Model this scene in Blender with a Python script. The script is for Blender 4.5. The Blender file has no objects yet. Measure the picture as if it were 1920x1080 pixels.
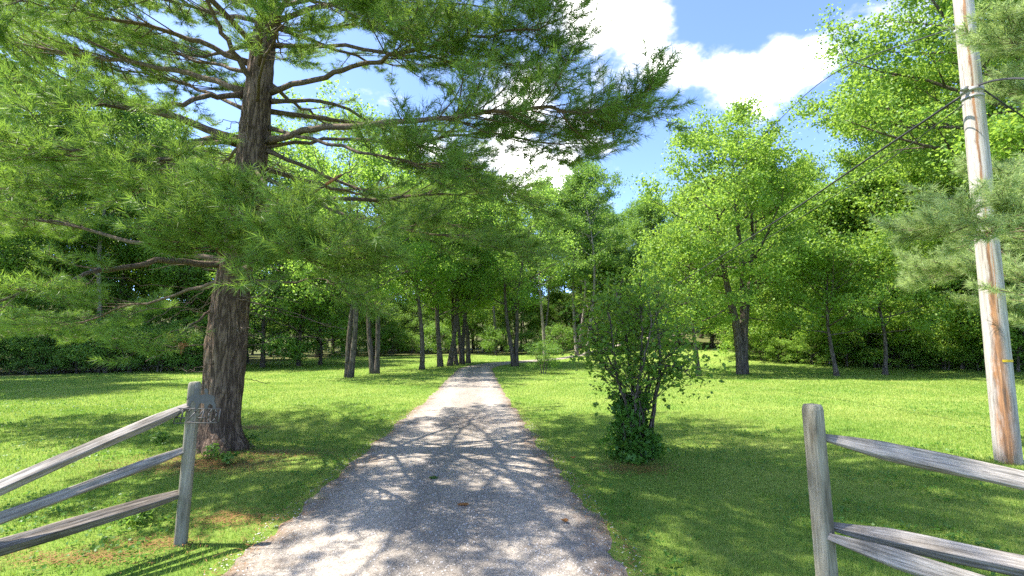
import bpy, math, random
import numpy as np
from mathutils import Vector, Matrix, noise as mnoise

# ------------------------------------------------------------------ camera, sky, sun, exposure
scene = bpy.context.scene
col = scene.collection
FOC = 900.0                      # focal length in pixels of the 1920 px wide photograph
PITCH = math.atan(105.0 / FOC)
CAMZ = 1.5
cam_d = bpy.data.cameras.new('camera')
cam_d.sensor_width = 36.0
cam_d.lens = FOC / 1920.0 * 36.0
cam_d.clip_start = 0.05
cam_d.clip_end = 3000.0
cam = bpy.data.objects.new('camera', cam_d)
col.objects.link(cam)
cam.location = (0, 0, CAMZ)
cam.rotation_euler = (math.pi / 2 + PITCH, 0, 0)
scene.camera = cam

SUN_EL, SUN_BACK = math.radians(62), math.radians(-1)
SUNV = Vector((-math.cos(SUN_EL) * math.cos(SUN_BACK), -math.cos(SUN_EL) * math.sin(SUN_BACK), math.sin(SUN_EL)))
sun_d = bpy.data.lights.new('sun', 'SUN')
sun_d.energy = 2.0
sun_d.angle = math.radians(0.53)
sun_d.color = (1.0, 0.93, 0.82)
sun = bpy.data.objects.new('sun', sun_d)
col.objects.link(sun)
sun.rotation_euler = SUNV.to_track_quat('Z', 'Y').to_euler()

scene.view_settings.view_transform = 'Standard'
scene.view_settings.look = 'None'
scene.view_settings.gamma = 1.0
scene.view_settings.exposure = 2.95
scene.view_settings.use_curve_mapping = False
scene.cycles.use_denoising = False
scene.cycles.max_bounces = 10
scene.cycles.diffuse_bounces = 7
scene.cycles.transmission_bounces = 5
scene.cycles.transparent_max_bounces = 4
scene.cycles.sample_clamp_indirect = 6.0


def ray(px, py):
    c, s = math.cos(PITCH), math.sin(PITCH)
    u = 540.0 - py
    return Vector((px - 960.0, FOC * c - u * s, FOC * s + u * c))


def at(px, py, Y):
    d = ray(px, py)
    return Vector((0, 0, CAMZ)) + d * (Y / d.y)


world = bpy.data.worlds.new('World')
scene.world = world
world.use_nodes = True


def build_sky():
    nt = world.node_tree
    nt.nodes.clear()
    N, L = nt.nodes.new, nt.links.new
    out = N('ShaderNodeOutputWorld')
    bg = N('ShaderNodeBackground')
    bg.inputs['Strength'].default_value = 0.135
    L(bg.outputs[0], out.inputs[0])
    sky = N('ShaderNodeTexSky')
    sky.sky_type = 'NISHITA'
    sky.sun_disc = False
    sky.sun_elevation = SUN_EL
    sky.sun_rotation = math.atan2(SUNV.x, SUNV.y)
    sky.air_density = 0.28
    sky.dust_density = 0.3
    sky.ozone_density = 3.0
    tc = N('ShaderNodeTexCoord')
    nrm = N('ShaderNodeVectorMath'); nrm.operation = 'NORMALIZE'
    L(tc.outputs['Generated'], nrm.inputs[0])
    # cloud field: fractal noise over the sky dome, the cumulus banks set by their direction
    sep = N('ShaderNodeSeparateXYZ'); L(nrm.outputs[0], sep.inputs[0])
    hz = N('ShaderNodeMath'); hz.operation = 'MAXIMUM'; L(sep.outputs[2], hz.inputs[0]); hz.inputs[1].default_value = 0.0
    ad = N('ShaderNodeMath'); ad.operation = 'ADD'; L(hz.outputs[0], ad.inputs[0]); ad.inputs[1].default_value = 0.35
    iv = N('ShaderNodeMath'); iv.operation = 'DIVIDE'; iv.inputs[0].default_value = 1.0; L(ad.outputs[0], iv.inputs[1])
    pv = N('ShaderNodeVectorMath'); pv.operation = 'SCALE'; L(nrm.outputs[0], pv.inputs[0]); L(iv.outputs[0], pv.inputs['Scale'])
    n1 = N('ShaderNodeTexNoise'); n1.inputs['Scale'].default_value = 3.0; n1.inputs['Detail'].default_value = 9; n1.inputs['Roughness'].default_value = 0.60
    L(pv.outputs[0], n1.inputs['Vector'])
    acc = None
    blobs = [((1090, 60), .20, .28), ((1190, 50), .14, .24), ((1230, 120), .10, .24), ((1330, 130), .10, .26), ((1430, 130), .10, .26), ((1520, 120), .09, .24), ((1460, 70), .05, .15),
             ((1100, 268), .10, .22), ((960, 300), .14, .28), ((1060, 355), .08, .24), ((1450, 270), .035, .2), ((1190, 265), .03, .16),
             ((1320, 20), .07, -.2), ((1300, 270), .14, -.26), ((1500, 10), .14, -.28), ((1330, 345), .12, -.28), ((1520, 260), .13, -.28), ((440, 230), .14, -.2)]
    for (px, py), rad, amp in blobs:
        d = ray(px, py).normalized()
        vd = N('ShaderNodeVectorMath'); vd.operation = 'DISTANCE'
        L(nrm.outputs[0], vd.inputs[0]); vd.inputs[1].default_value = d
        mr = N('ShaderNodeMapRange'); mr.interpolation_type = 'SMOOTHSTEP'
        mr.inputs['From Min'].default_value = 0.0; mr.inputs['From Max'].default_value = rad
        mr.inputs['To Min'].default_value = amp; mr.inputs['To Max'].default_value = 0.0
        L(vd.outputs['Value'], mr.inputs['Value'])
        if acc is None:
            acc = mr.outputs[0]
        else:
            m = N('ShaderNodeMath'); m.operation = 'ADD'
            L(acc, m.inputs[0]); L(mr.outputs[0], m.inputs[1]); acc = m.outputs[0]
    nb = N('ShaderNodeMath'); nb.operation = 'MULTIPLY_ADD'; L(n1.outputs['Fac'], nb.inputs[0]); nb.inputs[1].default_value = 1.9; nb.inputs[2].default_value = -.47
    tot = N('ShaderNodeMath'); tot.operation = 'ADD'; L(acc, tot.inputs[0]); L(nb.outputs[0], tot.inputs[1])
    ramp = N('ShaderNodeMapRange'); ramp.interpolation_type = 'SMOOTHSTEP'
    ramp.inputs['From Min'].default_value = 0.55; ramp.inputs['From Max'].default_value = 0.84
    L(tot.outputs[0], ramp.inputs['Value'])
    shade = N('ShaderNodeMapRange'); shade.inputs['From Min'].default_value = 0.65; shade.inputs['From Max'].default_value = 1.1
    shade.inputs['To Min'].default_value = 0.27; shade.inputs['To Max'].default_value = 1.0
    L(tot.outputs[0], shade.inputs['Value'])
    cc = N('ShaderNodeVectorMath'); cc.operation = 'SCALE'; cc.inputs[0].default_value = (8.0, 7.8, 7.5)
    L(shade.outputs[0], cc.inputs['Scale'])
    mix = N('ShaderNodeMix'); mix.data_type = 'RGBA'
    L(ramp.outputs[0], mix.inputs['Factor']); L(sky.outputs[0], mix.inputs['A']); L(cc.outputs[0], mix.inputs['B'])
    L(mix.outputs['Result'], bg.inputs['Color'])


build_sky()

# ------------------------------------------------------------------ helpers
def sstep(a, b, x):
    t = np.clip((np.asarray(x, float) - a) / (b - a), 0, 1)
    return t * t * (3 - 2 * t)


def road_center(y):
    y = np.asarray(y, float)
    base = -0.53 - 0.066 * (y - 3.1)
    return base + 0.03 * np.maximum(0, y - 27) ** 2


def road_half(y):
    return 1.05 + .40 * np.exp(-(np.asarray(y, float) - 3) / 11)


ROAD_HALF = 1.25


def terrain(x, y):
    x = np.asarray(x, float); y = np.asarray(y, float)
    z = 0.03 * np.sin(x * .31 + 1.3) * np.cos(y * .23) * sstep(5, 12, y)
    z = z + np.maximum(0, y - 25) * (0.012 + 0.075 * sstep(3, 16, x)) * (1 - .5 * sstep(60, 140, y))
    z = z + np.maximum(0, x - 20) * 0.10 * (1 - .6 * sstep(60, 140, x)) * sstep(4, 20, y)
    z = z + 14 * sstep(75, 190, np.sqrt(x * x + y * y)) * sstep(-30, 30, y)
    z = z - 0.10 * sstep(1, 4, -x - 2.6) * sstep(-1, 4, 5.5 - y)        # verge falls off by the fence
    z = z + 0.13 * np.exp(-((x + 9) ** 2 / 30 + (y - 9) ** 2 / 9))     # low swell in the left lawn
    return z


def T(x, y):
    return float(terrain(x, y))


def gnd(px, py, far=58.0):
    """where the line of sight through a pixel first meets the ground"""
    d = ray(px, py); d = d / d.y
    y = np.arange(.6, far, .02)
    below = (CAMZ + d.z * y) <= terrain(d.x * y, y)
    Y = float(y[np.argmax(below)]) if below.any() else far
    return Vector((d.x * Y, Y, T(d.x * Y, Y)))


class Geo:
    """collects tubes, leaves, needles; build() links ONE mesh object"""
    def __init__(s):
        s.v, s.t, s.q, s.n = [], [], [], 0

    def add(s, v, tris=None, quads=None):
        v = np.asarray(v, np.float32).reshape(-1, 3)
        if tris is not None and len(tris): s.t.append(np.asarray(tris, np.int64) + s.n)
        if quads is not None and len(quads): s.q.append(np.asarray(quads, np.int64) + s.n)
        s.v.append(v); s.n += len(v)

    def tube(s, pts, rad, n=6, cap=True):
        P = np.asarray([tuple(p) for p in pts], float); R = np.asarray(rad, float)
        m = len(P)
        Tn = np.gradient(P, axis=0); Tn /= np.linalg.norm(Tn, axis=1)[:, None] + 1e-9
        ref = np.array([1., 0, 0]) if abs(Tn[0, 0]) < .8 else np.array([0, 1., 0])
        U = ref - (Tn @ ref)[:, None] * Tn; U /= np.linalg.norm(U, axis=1)[:, None] + 1e-9
        V = np.cross(Tn, U)
        a = np.arange(n) / n * 2 * math.pi
        ring = P[:, None, :] + R[:, None, None] * (np.cos(a)[None, :, None] * U[:, None, :] + np.sin(a)[None, :, None] * V[:, None, :])
        i = np.arange(m - 1)[:, None] * n; j = np.arange(n)[None, :]; k = (j + 1) % n
        q = np.stack([i + j, i + k, i + n + k, i + n + j], -1).reshape(-1, 4)
        v = ring.reshape(-1, 3); tr = None
        if cap:
            v = np.vstack([v, P[:1], P[-1:]])
            j = np.arange(n); k = (j + 1) % n
            tr = np.vstack([np.stack([k, j, np.full(n, m * n)], 1), np.stack([j + (m - 1) * n, k + (m - 1) * n, np.full(n, m * n + 1)], 1)])
        s.add(v, tr, q)

    def leaves(s, pos, L, rng, up=.6, spread=.8, width=.72):
        """rhombic, slightly folded leaves at the given points"""
        pos = np.asarray(pos, float); n = len(pos)
        nn = rng.normal(0, spread, (n, 3)); nn[:, 2] += up; nn /= np.linalg.norm(nn, axis=1)[:, None]
        d = rng.normal(0, 1, (n, 3)); d -= (d * nn).sum(1)[:, None] * nn; d /= np.linalg.norm(d, axis=1)[:, None]
        w = np.cross(nn, d)
        l = (L * rng.uniform(.65, 1.25, n))[:, None]
        b = pos - d * l * .5; t = pos + d * l * .5 - nn * l * .12
        c = pos - d * l * .05 + nn * l * .06
        a1 = c + w * l * width * .5; a2 = c - w * l * width * .5
        v = np.stack([b, a1, t, a2], 1).reshape(-1, 3)
        i = np.arange(n)[:, None] * 4
        s.add(v, np.vstack([i + np.array([[0, 1, 2]]), i + np.array([[0, 2, 3]])]))

    def box(s, c, size, M=None):
        c = np.asarray(tuple(c)); h = np.asarray(size) / 2
        v = np.array([[x, y, z] for x in (-1, 1) for y in (-1, 1) for z in (-1, 1)]) * h
        if M is not None: v = v @ np.asarray(M).T
        s.add(v + c, None, [[0, 1, 3, 2], [4, 6, 7, 5], [0, 4, 5, 1], [2, 3, 7, 6], [0, 2, 6, 4], [1, 5, 7, 3]])

    def mesh(s, name, mat, smooth=False):
        me = bpy.data.meshes.new(name)
        v = np.concatenate(s.v) if s.v else np.zeros((0, 3), np.float32)
        t = np.concatenate(s.t) if s.t else np.zeros((0, 3), np.int64)
        q = np.concatenate(s.q) if s.q else np.zeros((0, 4), np.int64)
        me.vertices.add(len(v)); me.vertices.foreach_set('co', v.astype(np.float32).ravel())
        idx = np.concatenate([t.ravel(), q.ravel()]).astype(np.int32)
        me.loops.add(len(idx)); me.loops.foreach_set('vertex_index', idx)
        st = np.concatenate([np.arange(len(t)) * 3, len(t) * 3 + np.arange(len(q)) * 4]).astype(np.int32)
        me.polygons.add(len(st)); me.polygons.foreach_set('loop_start', st)
        if smooth: me.polygons.foreach_set('use_smooth', np.ones(len(st), bool))
        me.update(calc_edges=True); me.validate()
        me.materials.append(mat)
        return me

    def build(s, name, mat, parent=None, smooth=False):
        return link(name, s.mesh(name, mat, smooth), parent)


def link(name, me, parent=None):
    o = bpy.data.objects.new(name, me); col.objects.link(o)
    if parent is not None: o.parent = parent
    return o


def tag(o, label=None, cat=None, group=None, kind=None):
    if label: o['label'] = label
    if cat: o['category'] = cat
    if group: o['group'] = group
    if kind: o['kind'] = kind
    return o


def thing(name, label, cat, loc=(0, 0, 0), rotz=0, group=None, scale=1.0):
    o = bpy.data.objects.new(name, None); col.objects.link(o)
    o.empty_display_size = .2
    o.location = loc; o.rotation_euler = (0, 0, rotz); o.scale = (scale,) * 3
    return tag(o, label, cat, group)


def rel(pts, o):
    return [Vector(p) - Vector(o) for p in pts]


def curve(pts, n):
    """Catmull-Rom through control points"""
    P = [Vector(p) for p in pts]
    if len(P) == 2: return [P[0].lerp(P[1], i / (n - 1)) for i in range(n)]
    out = []
    for i in range(n):
        t = i / (n - 1) * (len(P) - 1); k = min(int(t), len(P) - 2); u = t - k
        p0 = P[k - 1] if k > 0 else P[0] * 2 - P[1]; p1, p2 = P[k], P[k + 1]
        p3 = P[k + 2] if k + 2 < len(P) else P[-1] * 2 - P[-2]
        out.append(.5 * (2 * p1 + (p2 - p0) * u + (2 * p0 - 5 * p1 + 4 * p2 - p3) * u * u + (3 * p1 - p0 - 3 * p2 + p3) * u ** 3))
    return out


# ------------------------------------------------------------------ materials
def mat_new(name):
    m = bpy.data.materials.new(name); m.use_nodes = True
    nt = m.node_tree; nt.nodes.clear()
    out = nt.nodes.new('ShaderNodeOutputMaterial')
    return m, nt, nt.nodes.new, nt.links.new, out


def ramp_node(N, stops):
    r = N('ShaderNodeValToRGB'); e = r.color_ramp.elements
    e[0].position, e[0].color = stops[0][0], (*stops[0][1], 1)
    e[1].position, e[1].color = stops[-1][0], (*stops[-1][1], 1)
    for p, c in stops[1:-1]:
        k = e.new(p); k.color = (*c, 1)
    return r


def leaf_mat(name, dark, light, trans, tfac=.4, rough=.5, spec=.35):
    m, nt, N, L, out = mat_new(name)
    geo = N('ShaderNodeNewGeometry'); oi = N('ShaderNodeObjectInfo')
    r = ramp_node(N, [(0, dark), (1, light)])
    mx = N('ShaderNodeMath'); mx.operation = 'MULTIPLY_ADD'; L(geo.outputs['Random Per Island'], mx.inputs[0]); mx.inputs[1].default_value = .6
    ml = N('ShaderNodeMath'); ml.operation = 'MULTIPLY'; L(oi.outputs['Random'], ml.inputs[0]); ml.inputs[1].default_value = .4
    L(ml.outputs[0], mx.inputs[2]); L(mx.outputs[0], r.inputs[0])
    p = N('ShaderNodeBsdfPrincipled'); L(r.outputs[0], p.inputs['Base Color'])
    p.inputs['Roughness'].default_value = rough; p.inputs['Specular IOR Level'].default_value = spec
    t = N('ShaderNodeBsdfTranslucent')
    r2 = ramp_node(N, [(0, tuple(c * .75 for c in trans)), (1, trans)]); L(mx.outputs[0], r2.inputs[0]); L(r2.outputs[0], t.inputs['Color'])
    ms = N('ShaderNodeMixShader'); ms.inputs[0].default_value = tfac
    L(p.outputs[0], ms.inputs[1]); L(t.outputs[0], ms.inputs[2]); L(ms.outputs[0], out.inputs[0])
    return m


def bark_mat(name, c1, c2, scale=6., stretch=.22, bump=.6, dist=.03):
    m, nt, N, L, out = mat_new(name)
    tc = N('ShaderNodeTexCoord'); mp = N('ShaderNodeMapping'); mp.inputs['Scale'].default_value = (1, 1, stretch)
    L(tc.outputs['Object'], mp.inputs[0])
    n0 = N('ShaderNodeTexNoise'); n0.inputs['Scale'].default_value = scale * .8; L(mp.outputs[0], n0.inputs['Vector'])
    wv = N('ShaderNodeVectorMath'); wv.operation = 'MULTIPLY_ADD'; L(n0.outputs['Color'], wv.inputs[0]); wv.inputs[1].default_value = (.12, .12, .12); L(mp.outputs[0], wv.inputs[2])
    vo = N('ShaderNodeTexNoise'); vo.inputs['Scale'].default_value = scale * 1.9; vo.inputs['Detail'].default_value = 3; vo.inputs['Roughness'].default_value = .6; L(wv.outputs[0], vo.inputs['Vector'])
    rd = N('ShaderNodeMath'); rd.operation = 'SUBTRACT'; L(vo.outputs['Fac'], rd.inputs[0]); rd.inputs[1].default_value = .5
    ra = N('ShaderNodeMath'); ra.operation = 'ABSOLUTE'; L(rd.outputs[0], ra.inputs[0])
    n1 = N('ShaderNodeTexNoise'); n1.inputs['Scale'].default_value = scale * 5; n1.inputs['Detail'].default_value = 6; L(mp.outputs[0], n1.inputs['Vector'])
    sm = N('ShaderNodeMapRange'); sm.inputs['From Max'].default_value = .11; sm.inputs['To Min'].default_value = .12; L(ra.outputs[0], sm.inputs['Value'])
    ad = N('ShaderNodeMath'); ad.operation = 'MULTIPLY'; L(sm.outputs[0], ad.inputs[0]); L(n1.outputs['Fac'], ad.inputs[1])
    r = ramp_node(N, [(.08, c1), (.6, c2)]); L(ad.outputs[0], r.inputs[0])
    p = N('ShaderNodeBsdfPrincipled'); p.inputs['Roughness'].default_value = .9; p.inputs['Specular IOR Level'].default_value = .15
    L(r.outputs[0], p.inputs['Base Color'])
    b = N('ShaderNodeBump'); b.inputs['Strength'].default_value = bump; b.inputs['Distance'].default_value = dist
    L(ad.outputs[0], b.inputs['Height']); L(b.outputs[0], p.inputs['Normal']); L(p.outputs[0], out.inputs[0])
    return m


def wood_mat(name, c1, c2, c3):
    """weathered rail wood: grain runs along local X"""
    m, nt, N, L, out = mat_new(name)
    tc = N('ShaderNodeTexCoord'); mp = N('ShaderNodeMapping'); mp.inputs['Scale'].default_value = (2.2, 48, 48)
    oi = N('ShaderNodeObjectInfo')
    off = N('ShaderNodeVectorMath'); off.operation = 'SCALE'; off.inputs[0].default_value = (7, 3, 5); L(oi.outputs['Random'], off.inputs['Scale'])
    L(off.outputs[0], mp.inputs['Location']); L(tc.outputs['Object'], mp.inputs[0])
    n1 = N('ShaderNodeTexNoise'); n1.inputs['Scale'].default_value = 2.2; n1.inputs['Detail'].default_value = 8; n1.inputs['Roughness'].default_value = .7; L(mp.outputs[0], n1.inputs['Vector'])
    mp2 = N('ShaderNodeMapping'); mp2.inputs['Scale'].default_value = (3, 9, 9); L(tc.outputs['Object'], mp2.inputs[0]); L(off.outputs[0], mp2.inputs['Location'])
    n2 = N('ShaderNodeTexNoise'); n2.inputs['Scale'].default_value = 1.3; n2.inputs['Detail'].default_value = 5; L(mp2.outputs[0], n2.inputs['Vector'])
    r = ramp_node(N, [(.34, c1), (.5, c2), (.68, c3)]); L(n1.outputs['Fac'], r.inputs[0])
    r2 = ramp_node(N, [(.34, (.34, .31, .26)), (.47, (.8, .78, .74)), (.62, (1.08, 1.08, 1.08))]); L(n2.outputs['Fac'], r2.inputs[0])
    mx = N('ShaderNodeMix'); mx.data_type = 'RGBA'; mx.blend_type = 'MULTIPLY'; mx.inputs['Factor'].default_value = .75
    L(r.outputs[0], mx.inputs['A']); L(r2.outputs[0], mx.inputs['B'])
    mp3 = N('ShaderNodeMapping'); mp3.inputs['Scale'].default_value = (1.1, 34, 34); L(tc.outputs['Object'], mp3.inputs[0]); L(off.outputs[0], mp3.inputs['Location'])
    n3 = N('ShaderNodeTexNoise'); n3.inputs['Scale'].default_value = 1.7; n3.inputs['Detail'].default_value = 3; L(mp3.outputs[0], n3.inputs['Vector'])
    c1_ = N('ShaderNodeMath'); c1_.operation = 'SUBTRACT'; L(n3.outputs['Fac'], c1_.inputs[0]); c1_.inputs[1].default_value = .5
    c2_ = N('ShaderNodeMath'); c2_.operation = 'ABSOLUTE'; L(c1_.outputs[0], c2_.inputs[0])
    ck = N('ShaderNodeMapRange'); ck.inputs['From Max'].default_value = .028; ck.inputs['To Min'].default_value = .85; ck.inputs['To Max'].default_value = 0; L(c2_.outputs[0], ck.inputs['Value'])
    mk = N('ShaderNodeMath'); mk.operation = 'MULTIPLY'; L(ck.outputs[0], mk.inputs[0]); L(n2.outputs['Fac'], mk.inputs[1])
    m5 = N('ShaderNodeMix'); m5.data_type = 'RGBA'; L(mk.outputs[0], m5.inputs['Factor']); L(mx.outputs['Result'], m5.inputs['A']); m5.inputs['B'].default_value = (.035, .03, .025, 1)
    p = N('ShaderNodeBsdfPrincipled'); p.inputs['Roughness'].default_value = .85; p.inputs['Specular IOR Level'].default_value = .2
    L(m5.outputs['Result'], p.inputs['Base Color'])
    b = N('ShaderNodeBump'); b.inputs['Strength'].default_value = .6; b.inputs['Distance'].default_value = .006
    L(n1.outputs['Fac'], b.inputs['Height']); L(b.outputs[0], p.inputs['Normal']); L(p.outputs[0], out.inputs[0])
    return m


def plain(name, c, rough=.7, metal=0., spec=.3):
    m, nt, N, L, out = mat_new(name)
    n1 = N('ShaderNodeTexNoise'); n1.inputs['Scale'].default_value = 30; n1.inputs['Detail'].default_value = 5
    tc = N('ShaderNodeTexCoord'); L(tc.outputs['Object'], n1.inputs['Vector'])
    r = ramp_node(N, [(.3, tuple(x * .7 for x in c)), (.7, c)]); L(n1.outputs['Fac'], r.inputs[0])
    p = N('ShaderNodeBsdfPrincipled'); L(r.outputs[0], p.inputs['Base Color'])
    p.inputs['Roughness'].default_value = rough; p.inputs['Metallic'].default_value = metal; p.inputs['Specular IOR Level'].default_value = spec
    L(p.outputs[0], out.inputs[0])
    return m


M_MAPLE = leaf_mat('maple_leaves', (0.081, 0.181, 0.027), (0.171, 0.302, 0.054), (0.383, 0.614, 0.084), .54)
M_WOOD = leaf_mat('woodland_leaves', (0.060, 0.143, 0.027), (0.151, 0.264, 0.056), (0.302, 0.505, 0.070), .45)
M_BRIGHT = leaf_mat('bright_leaves', (0.091, 0.192, 0.025), (0.192, 0.313, 0.050), (0.403, 0.604, 0.077), .48)
M_BUSH = leaf_mat('bush_leaves', (0.067, 0.157, 0.029), (0.157, 0.269, 0.050), (0.291, 0.493, 0.062), .42)
M_SHRUB = leaf_mat('shrub_leaves', (0.067, 0.151, 0.020), (0.162, 0.269, 0.036), (0.347, 0.538, 0.056), .48)
M_IVY = leaf_mat('ivy_leaves', (.045, .125, .018), (.11, .23, .034), (.22, .42, .045), .40, .45, .3)
M_NEEDLE = leaf_mat('pine_needles', (0.056, 0.134, 0.029), (0.202, 0.297, 0.065), (0.314, 0.504, 0.062), .42, .45, .3)
M_NEEDLE2 = leaf_mat('pale_pine_needles', (.19, .28, .10), (.35, .44, .19), (.46, .60, .18), .42, .5, .3)
M_DEADN = leaf_mat('brown_pine_needles', (.15, .075, .03), (.30, .155, .065), (.3, .14, .04), .15)
M_GRASS = None
M_PINEBARK = bark_mat('pine_bark', (.06, .04, .028), (.22, .152, .104), 8., .16, .8, .03)
M_PINELIMB = bark_mat('pine_limb_bark', (.07, .05, .035), (.20, .15, .105), 14., .6, .5, .01)
M_BARK = bark_mat('grey_bark', (.045, .036, .028), (.17, .14, .108), 7., .14, .8, .03)
M_PALEBARK = bark_mat('pale_bark', (.14, .12, .10), (.40, .36, .31), 6., .5, .4, .02)
M_FENCE = wood_mat('weathered_wood', (.11, .10, .088), (.26, .24, .215), (.40, .38, .355))
M_FENCEDK = wood_mat('dark_weathered_wood', (.05, .042, .036), (.16, .14, .12), (.34, .31, .28))
M_POST = wood_mat('mossy_post_wood', (.17, .155, .115), (.25, .232, .175), (.33, .31, .245))
M_IRON = plain('grey_iron', (.11, .107, .10), .6, .4)
M_STEEL = plain('galvanised_steel', (.38, .38, .38), .45, .6)
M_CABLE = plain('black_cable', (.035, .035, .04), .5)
M_YELLOW = plain('yellow_tag', (.75, .5, .02), .5)
M_CUT = plain('raw_orange_wood', (.5, .22, .09), .8)
M_DEADLEAF = plain('dry_leaf', (.36, .16, .05), .8)


def ground_mats():
    # lawn soil and turf
    m, nt, N, L, out = mat_new('lawn_ground')
    geo = N('ShaderNodeNewGeometry')
    n1 = N('ShaderNodeTexNoise'); n1.inputs['Scale'].default_value = .42; n1.inputs['Detail'].default_value = 9; n1.inputs['Roughness'].default_value = .68; L(geo.outputs['Position'], n1.inputs['Vector'])
    n2 = N('ShaderNodeTexNoise'); n2.inputs['Scale'].default_value = 14; n2.inputs['Detail'].default_value = 8; n2.inputs['Roughness'].default_value = .75; L(geo.outputs['Position'], n2.inputs['Vector'])
    r1 = ramp_node(N, [(.3, (.125, .23, .034)), (.7, (.26, .33, .08))]); L(n1.outputs['Fac'], r1.inputs[0])
    r2 = ramp_node(N, [(.3, (.55, .55, .5)), (.7, (1.1, 1.1, 1.05))]); L(n2.outputs['Fac'], r2.inputs[0])
    mx = N('ShaderNodeMix'); mx.data_type = 'RGBA'; mx.blend_type = 'MULTIPLY'; mx.inputs['Factor'].default_value = 1
    L(r1.outputs[0], mx.inputs['A']); L(r2.outputs[0], mx.inputs['B'])
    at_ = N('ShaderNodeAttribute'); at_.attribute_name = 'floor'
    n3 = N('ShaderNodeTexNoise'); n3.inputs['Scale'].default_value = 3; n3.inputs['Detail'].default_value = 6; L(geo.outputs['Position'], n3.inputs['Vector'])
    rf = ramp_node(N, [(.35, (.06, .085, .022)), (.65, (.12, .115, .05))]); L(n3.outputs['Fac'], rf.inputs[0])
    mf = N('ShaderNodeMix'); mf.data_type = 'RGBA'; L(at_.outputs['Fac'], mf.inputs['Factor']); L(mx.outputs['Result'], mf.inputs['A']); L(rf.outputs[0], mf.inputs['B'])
    p = N('ShaderNodeBsdfPrincipled'); p.inputs['Roughness'].default_value = .95; p.inputs['Specular IOR Level'].default_value = .1
    L(mf.outputs['Result'], p.inputs['Base Color'])
    b = N('ShaderNodeBump'); b.inputs['Strength'].default_value = .7; b.inputs['Distance'].default_value = .05; L(n2.outputs['Fac'], b.inputs['Height']); L(b.outputs[0], p.inputs['Normal'])
    L(p.outputs[0], out.inputs[0])
    lawn = m
    # grass blades
    m, nt, N, L, out = mat_new('grass_blades')
    geo = N('ShaderNodeNewGeometry')
    n1 = N('ShaderNodeTexNoise'); n1.inputs['Scale'].default_value = .42; n1.inputs['Detail'].default_value = 9; n1.inputs['Roughness'].default_value = .68; L(geo.outputs['Position'], n1.inputs['Vector'])
    ma = N('ShaderNodeMath'); ma.operation = 'MULTIPLY_ADD'; L(geo.outputs['Random Per Island'], ma.inputs[0]); ma.inputs[1].default_value = .55; ma.inputs[2].default_value = -.275
    ad = N('ShaderNodeMath'); ad.operation = 'ADD'; L(n1.outputs['Fac'], ad.inputs[0]); L(ma.outputs[0], ad.inputs[1])
    r1 = ramp_node(N, [(.22, (.078, .185, .02)), (.42, (.15, .262, .035)), (.58, (.225, .308, .055)), (.85, (.36, .38, .115))]); L(ad.outputs[0], r1.inputs[0])
    p = N('ShaderNodeBsdfPrincipled'); p.inputs['Roughness'].default_value = .5; p.inputs['Specular IOR Level'].default_value = .3; L(r1.outputs[0], p.inputs['Base Color'])
    t = N('ShaderNodeBsdfTranslucent'); mc = N('ShaderNodeMix'); mc.data_type = 'RGBA'; mc.blend_type = 'MULTIPLY'; mc.inputs['Factor'].default_value = 1; mc.inputs['B'].default_value = (1.5, 1.5, 1.1, 1)
    L(r1.outputs[0], mc.inputs['A']); L(mc.outputs['Result'], t.inputs['Color'])
    ms = N('ShaderNodeMixShader'); ms.inputs[0].default_value = .4; L(p.outputs[0], ms.inputs[1]); L(t.outputs[0], ms.inputs[2]); L(ms.outputs[0], out.inputs[0])
    grass = m
    # gravel driveway
    m, nt, N, L, out = mat_new('gravel_drive')
    geo = N('ShaderNodeNewGeometry')
    vo = N('ShaderNodeTexVoronoi'); vo.inputs['Scale'].default_value = 62; L(geo.outputs['Position'], vo.inputs['Vector'])
    n1 = N('ShaderNodeTexNoise'); n1.inputs['Scale'].default_value = 130; n1.inputs['Detail'].default_value = 3; L(geo.outputs['Position'], n1.inputs['Vector'])
    bw = N('ShaderNodeRGBToBW'); L(vo.outputs['Color'], bw.inputs[0])
    rg = ramp_node(N, [(.12, (.32, .285, .245)), (.5, (.435, .388, .335)), (.9, (.55, .495, .43))]); L(bw.outputs[0], rg.inputs[0])
    rn = ramp_node(N, [(.3, (.6, .6, .6)), (.65, (1.1, 1.1, 1.1))]); L(n1.outputs['Fac'], rn.inputs[0])
    m1 = N('ShaderNodeMix'); m1.data_type = 'RGBA'; m1.blend_type = 'MULTIPLY'; m1.inputs['Factor'].default_value = .8; L(rg.outputs[0], m1.inputs['A']); L(rn.outputs[0], m1.inputs['B'])
    # worn patches, wheel tracks along the drive and brown needle litter
    mp = N('ShaderNodeMapping'); mp.inputs['Scale'].default_value = (1.6, .35, 1); L(geo.outputs['Position'], mp.inputs[0])
    n2 = N('ShaderNodeTexNoise'); n2.inputs['Scale'].default_value = 1.3; n2.inputs['Detail'].default_value = 7; n2.inputs['Roughness'].default_value = .62; L(mp.outputs[0], n2.inputs['Vector'])
    r2 = ramp_node(N, [(.32, (.62, .62, .64)), (.62, (1.0, .99, .97))]); L(n2.outputs['Fac'], r2.inputs[0])
    m2 = N('ShaderNodeMix'); m2.data_type = 'RGBA'; m2.blend_type = 'MULTIPLY'; m2.inputs['Factor'].default_value = .85; L(m1.outputs['Result'], m2.inputs['A']); L(r2.outputs[0], m2.inputs['B'])
    tr = N('ShaderNodeAttribute'); tr.attribute_name = 'track'
    rt = ramp_node(N, [(0, (.76, .755, .75)), (1, (1.05, 1.04, 1.03))]); L(tr.outputs['Fac'], rt.inputs[0])
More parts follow.
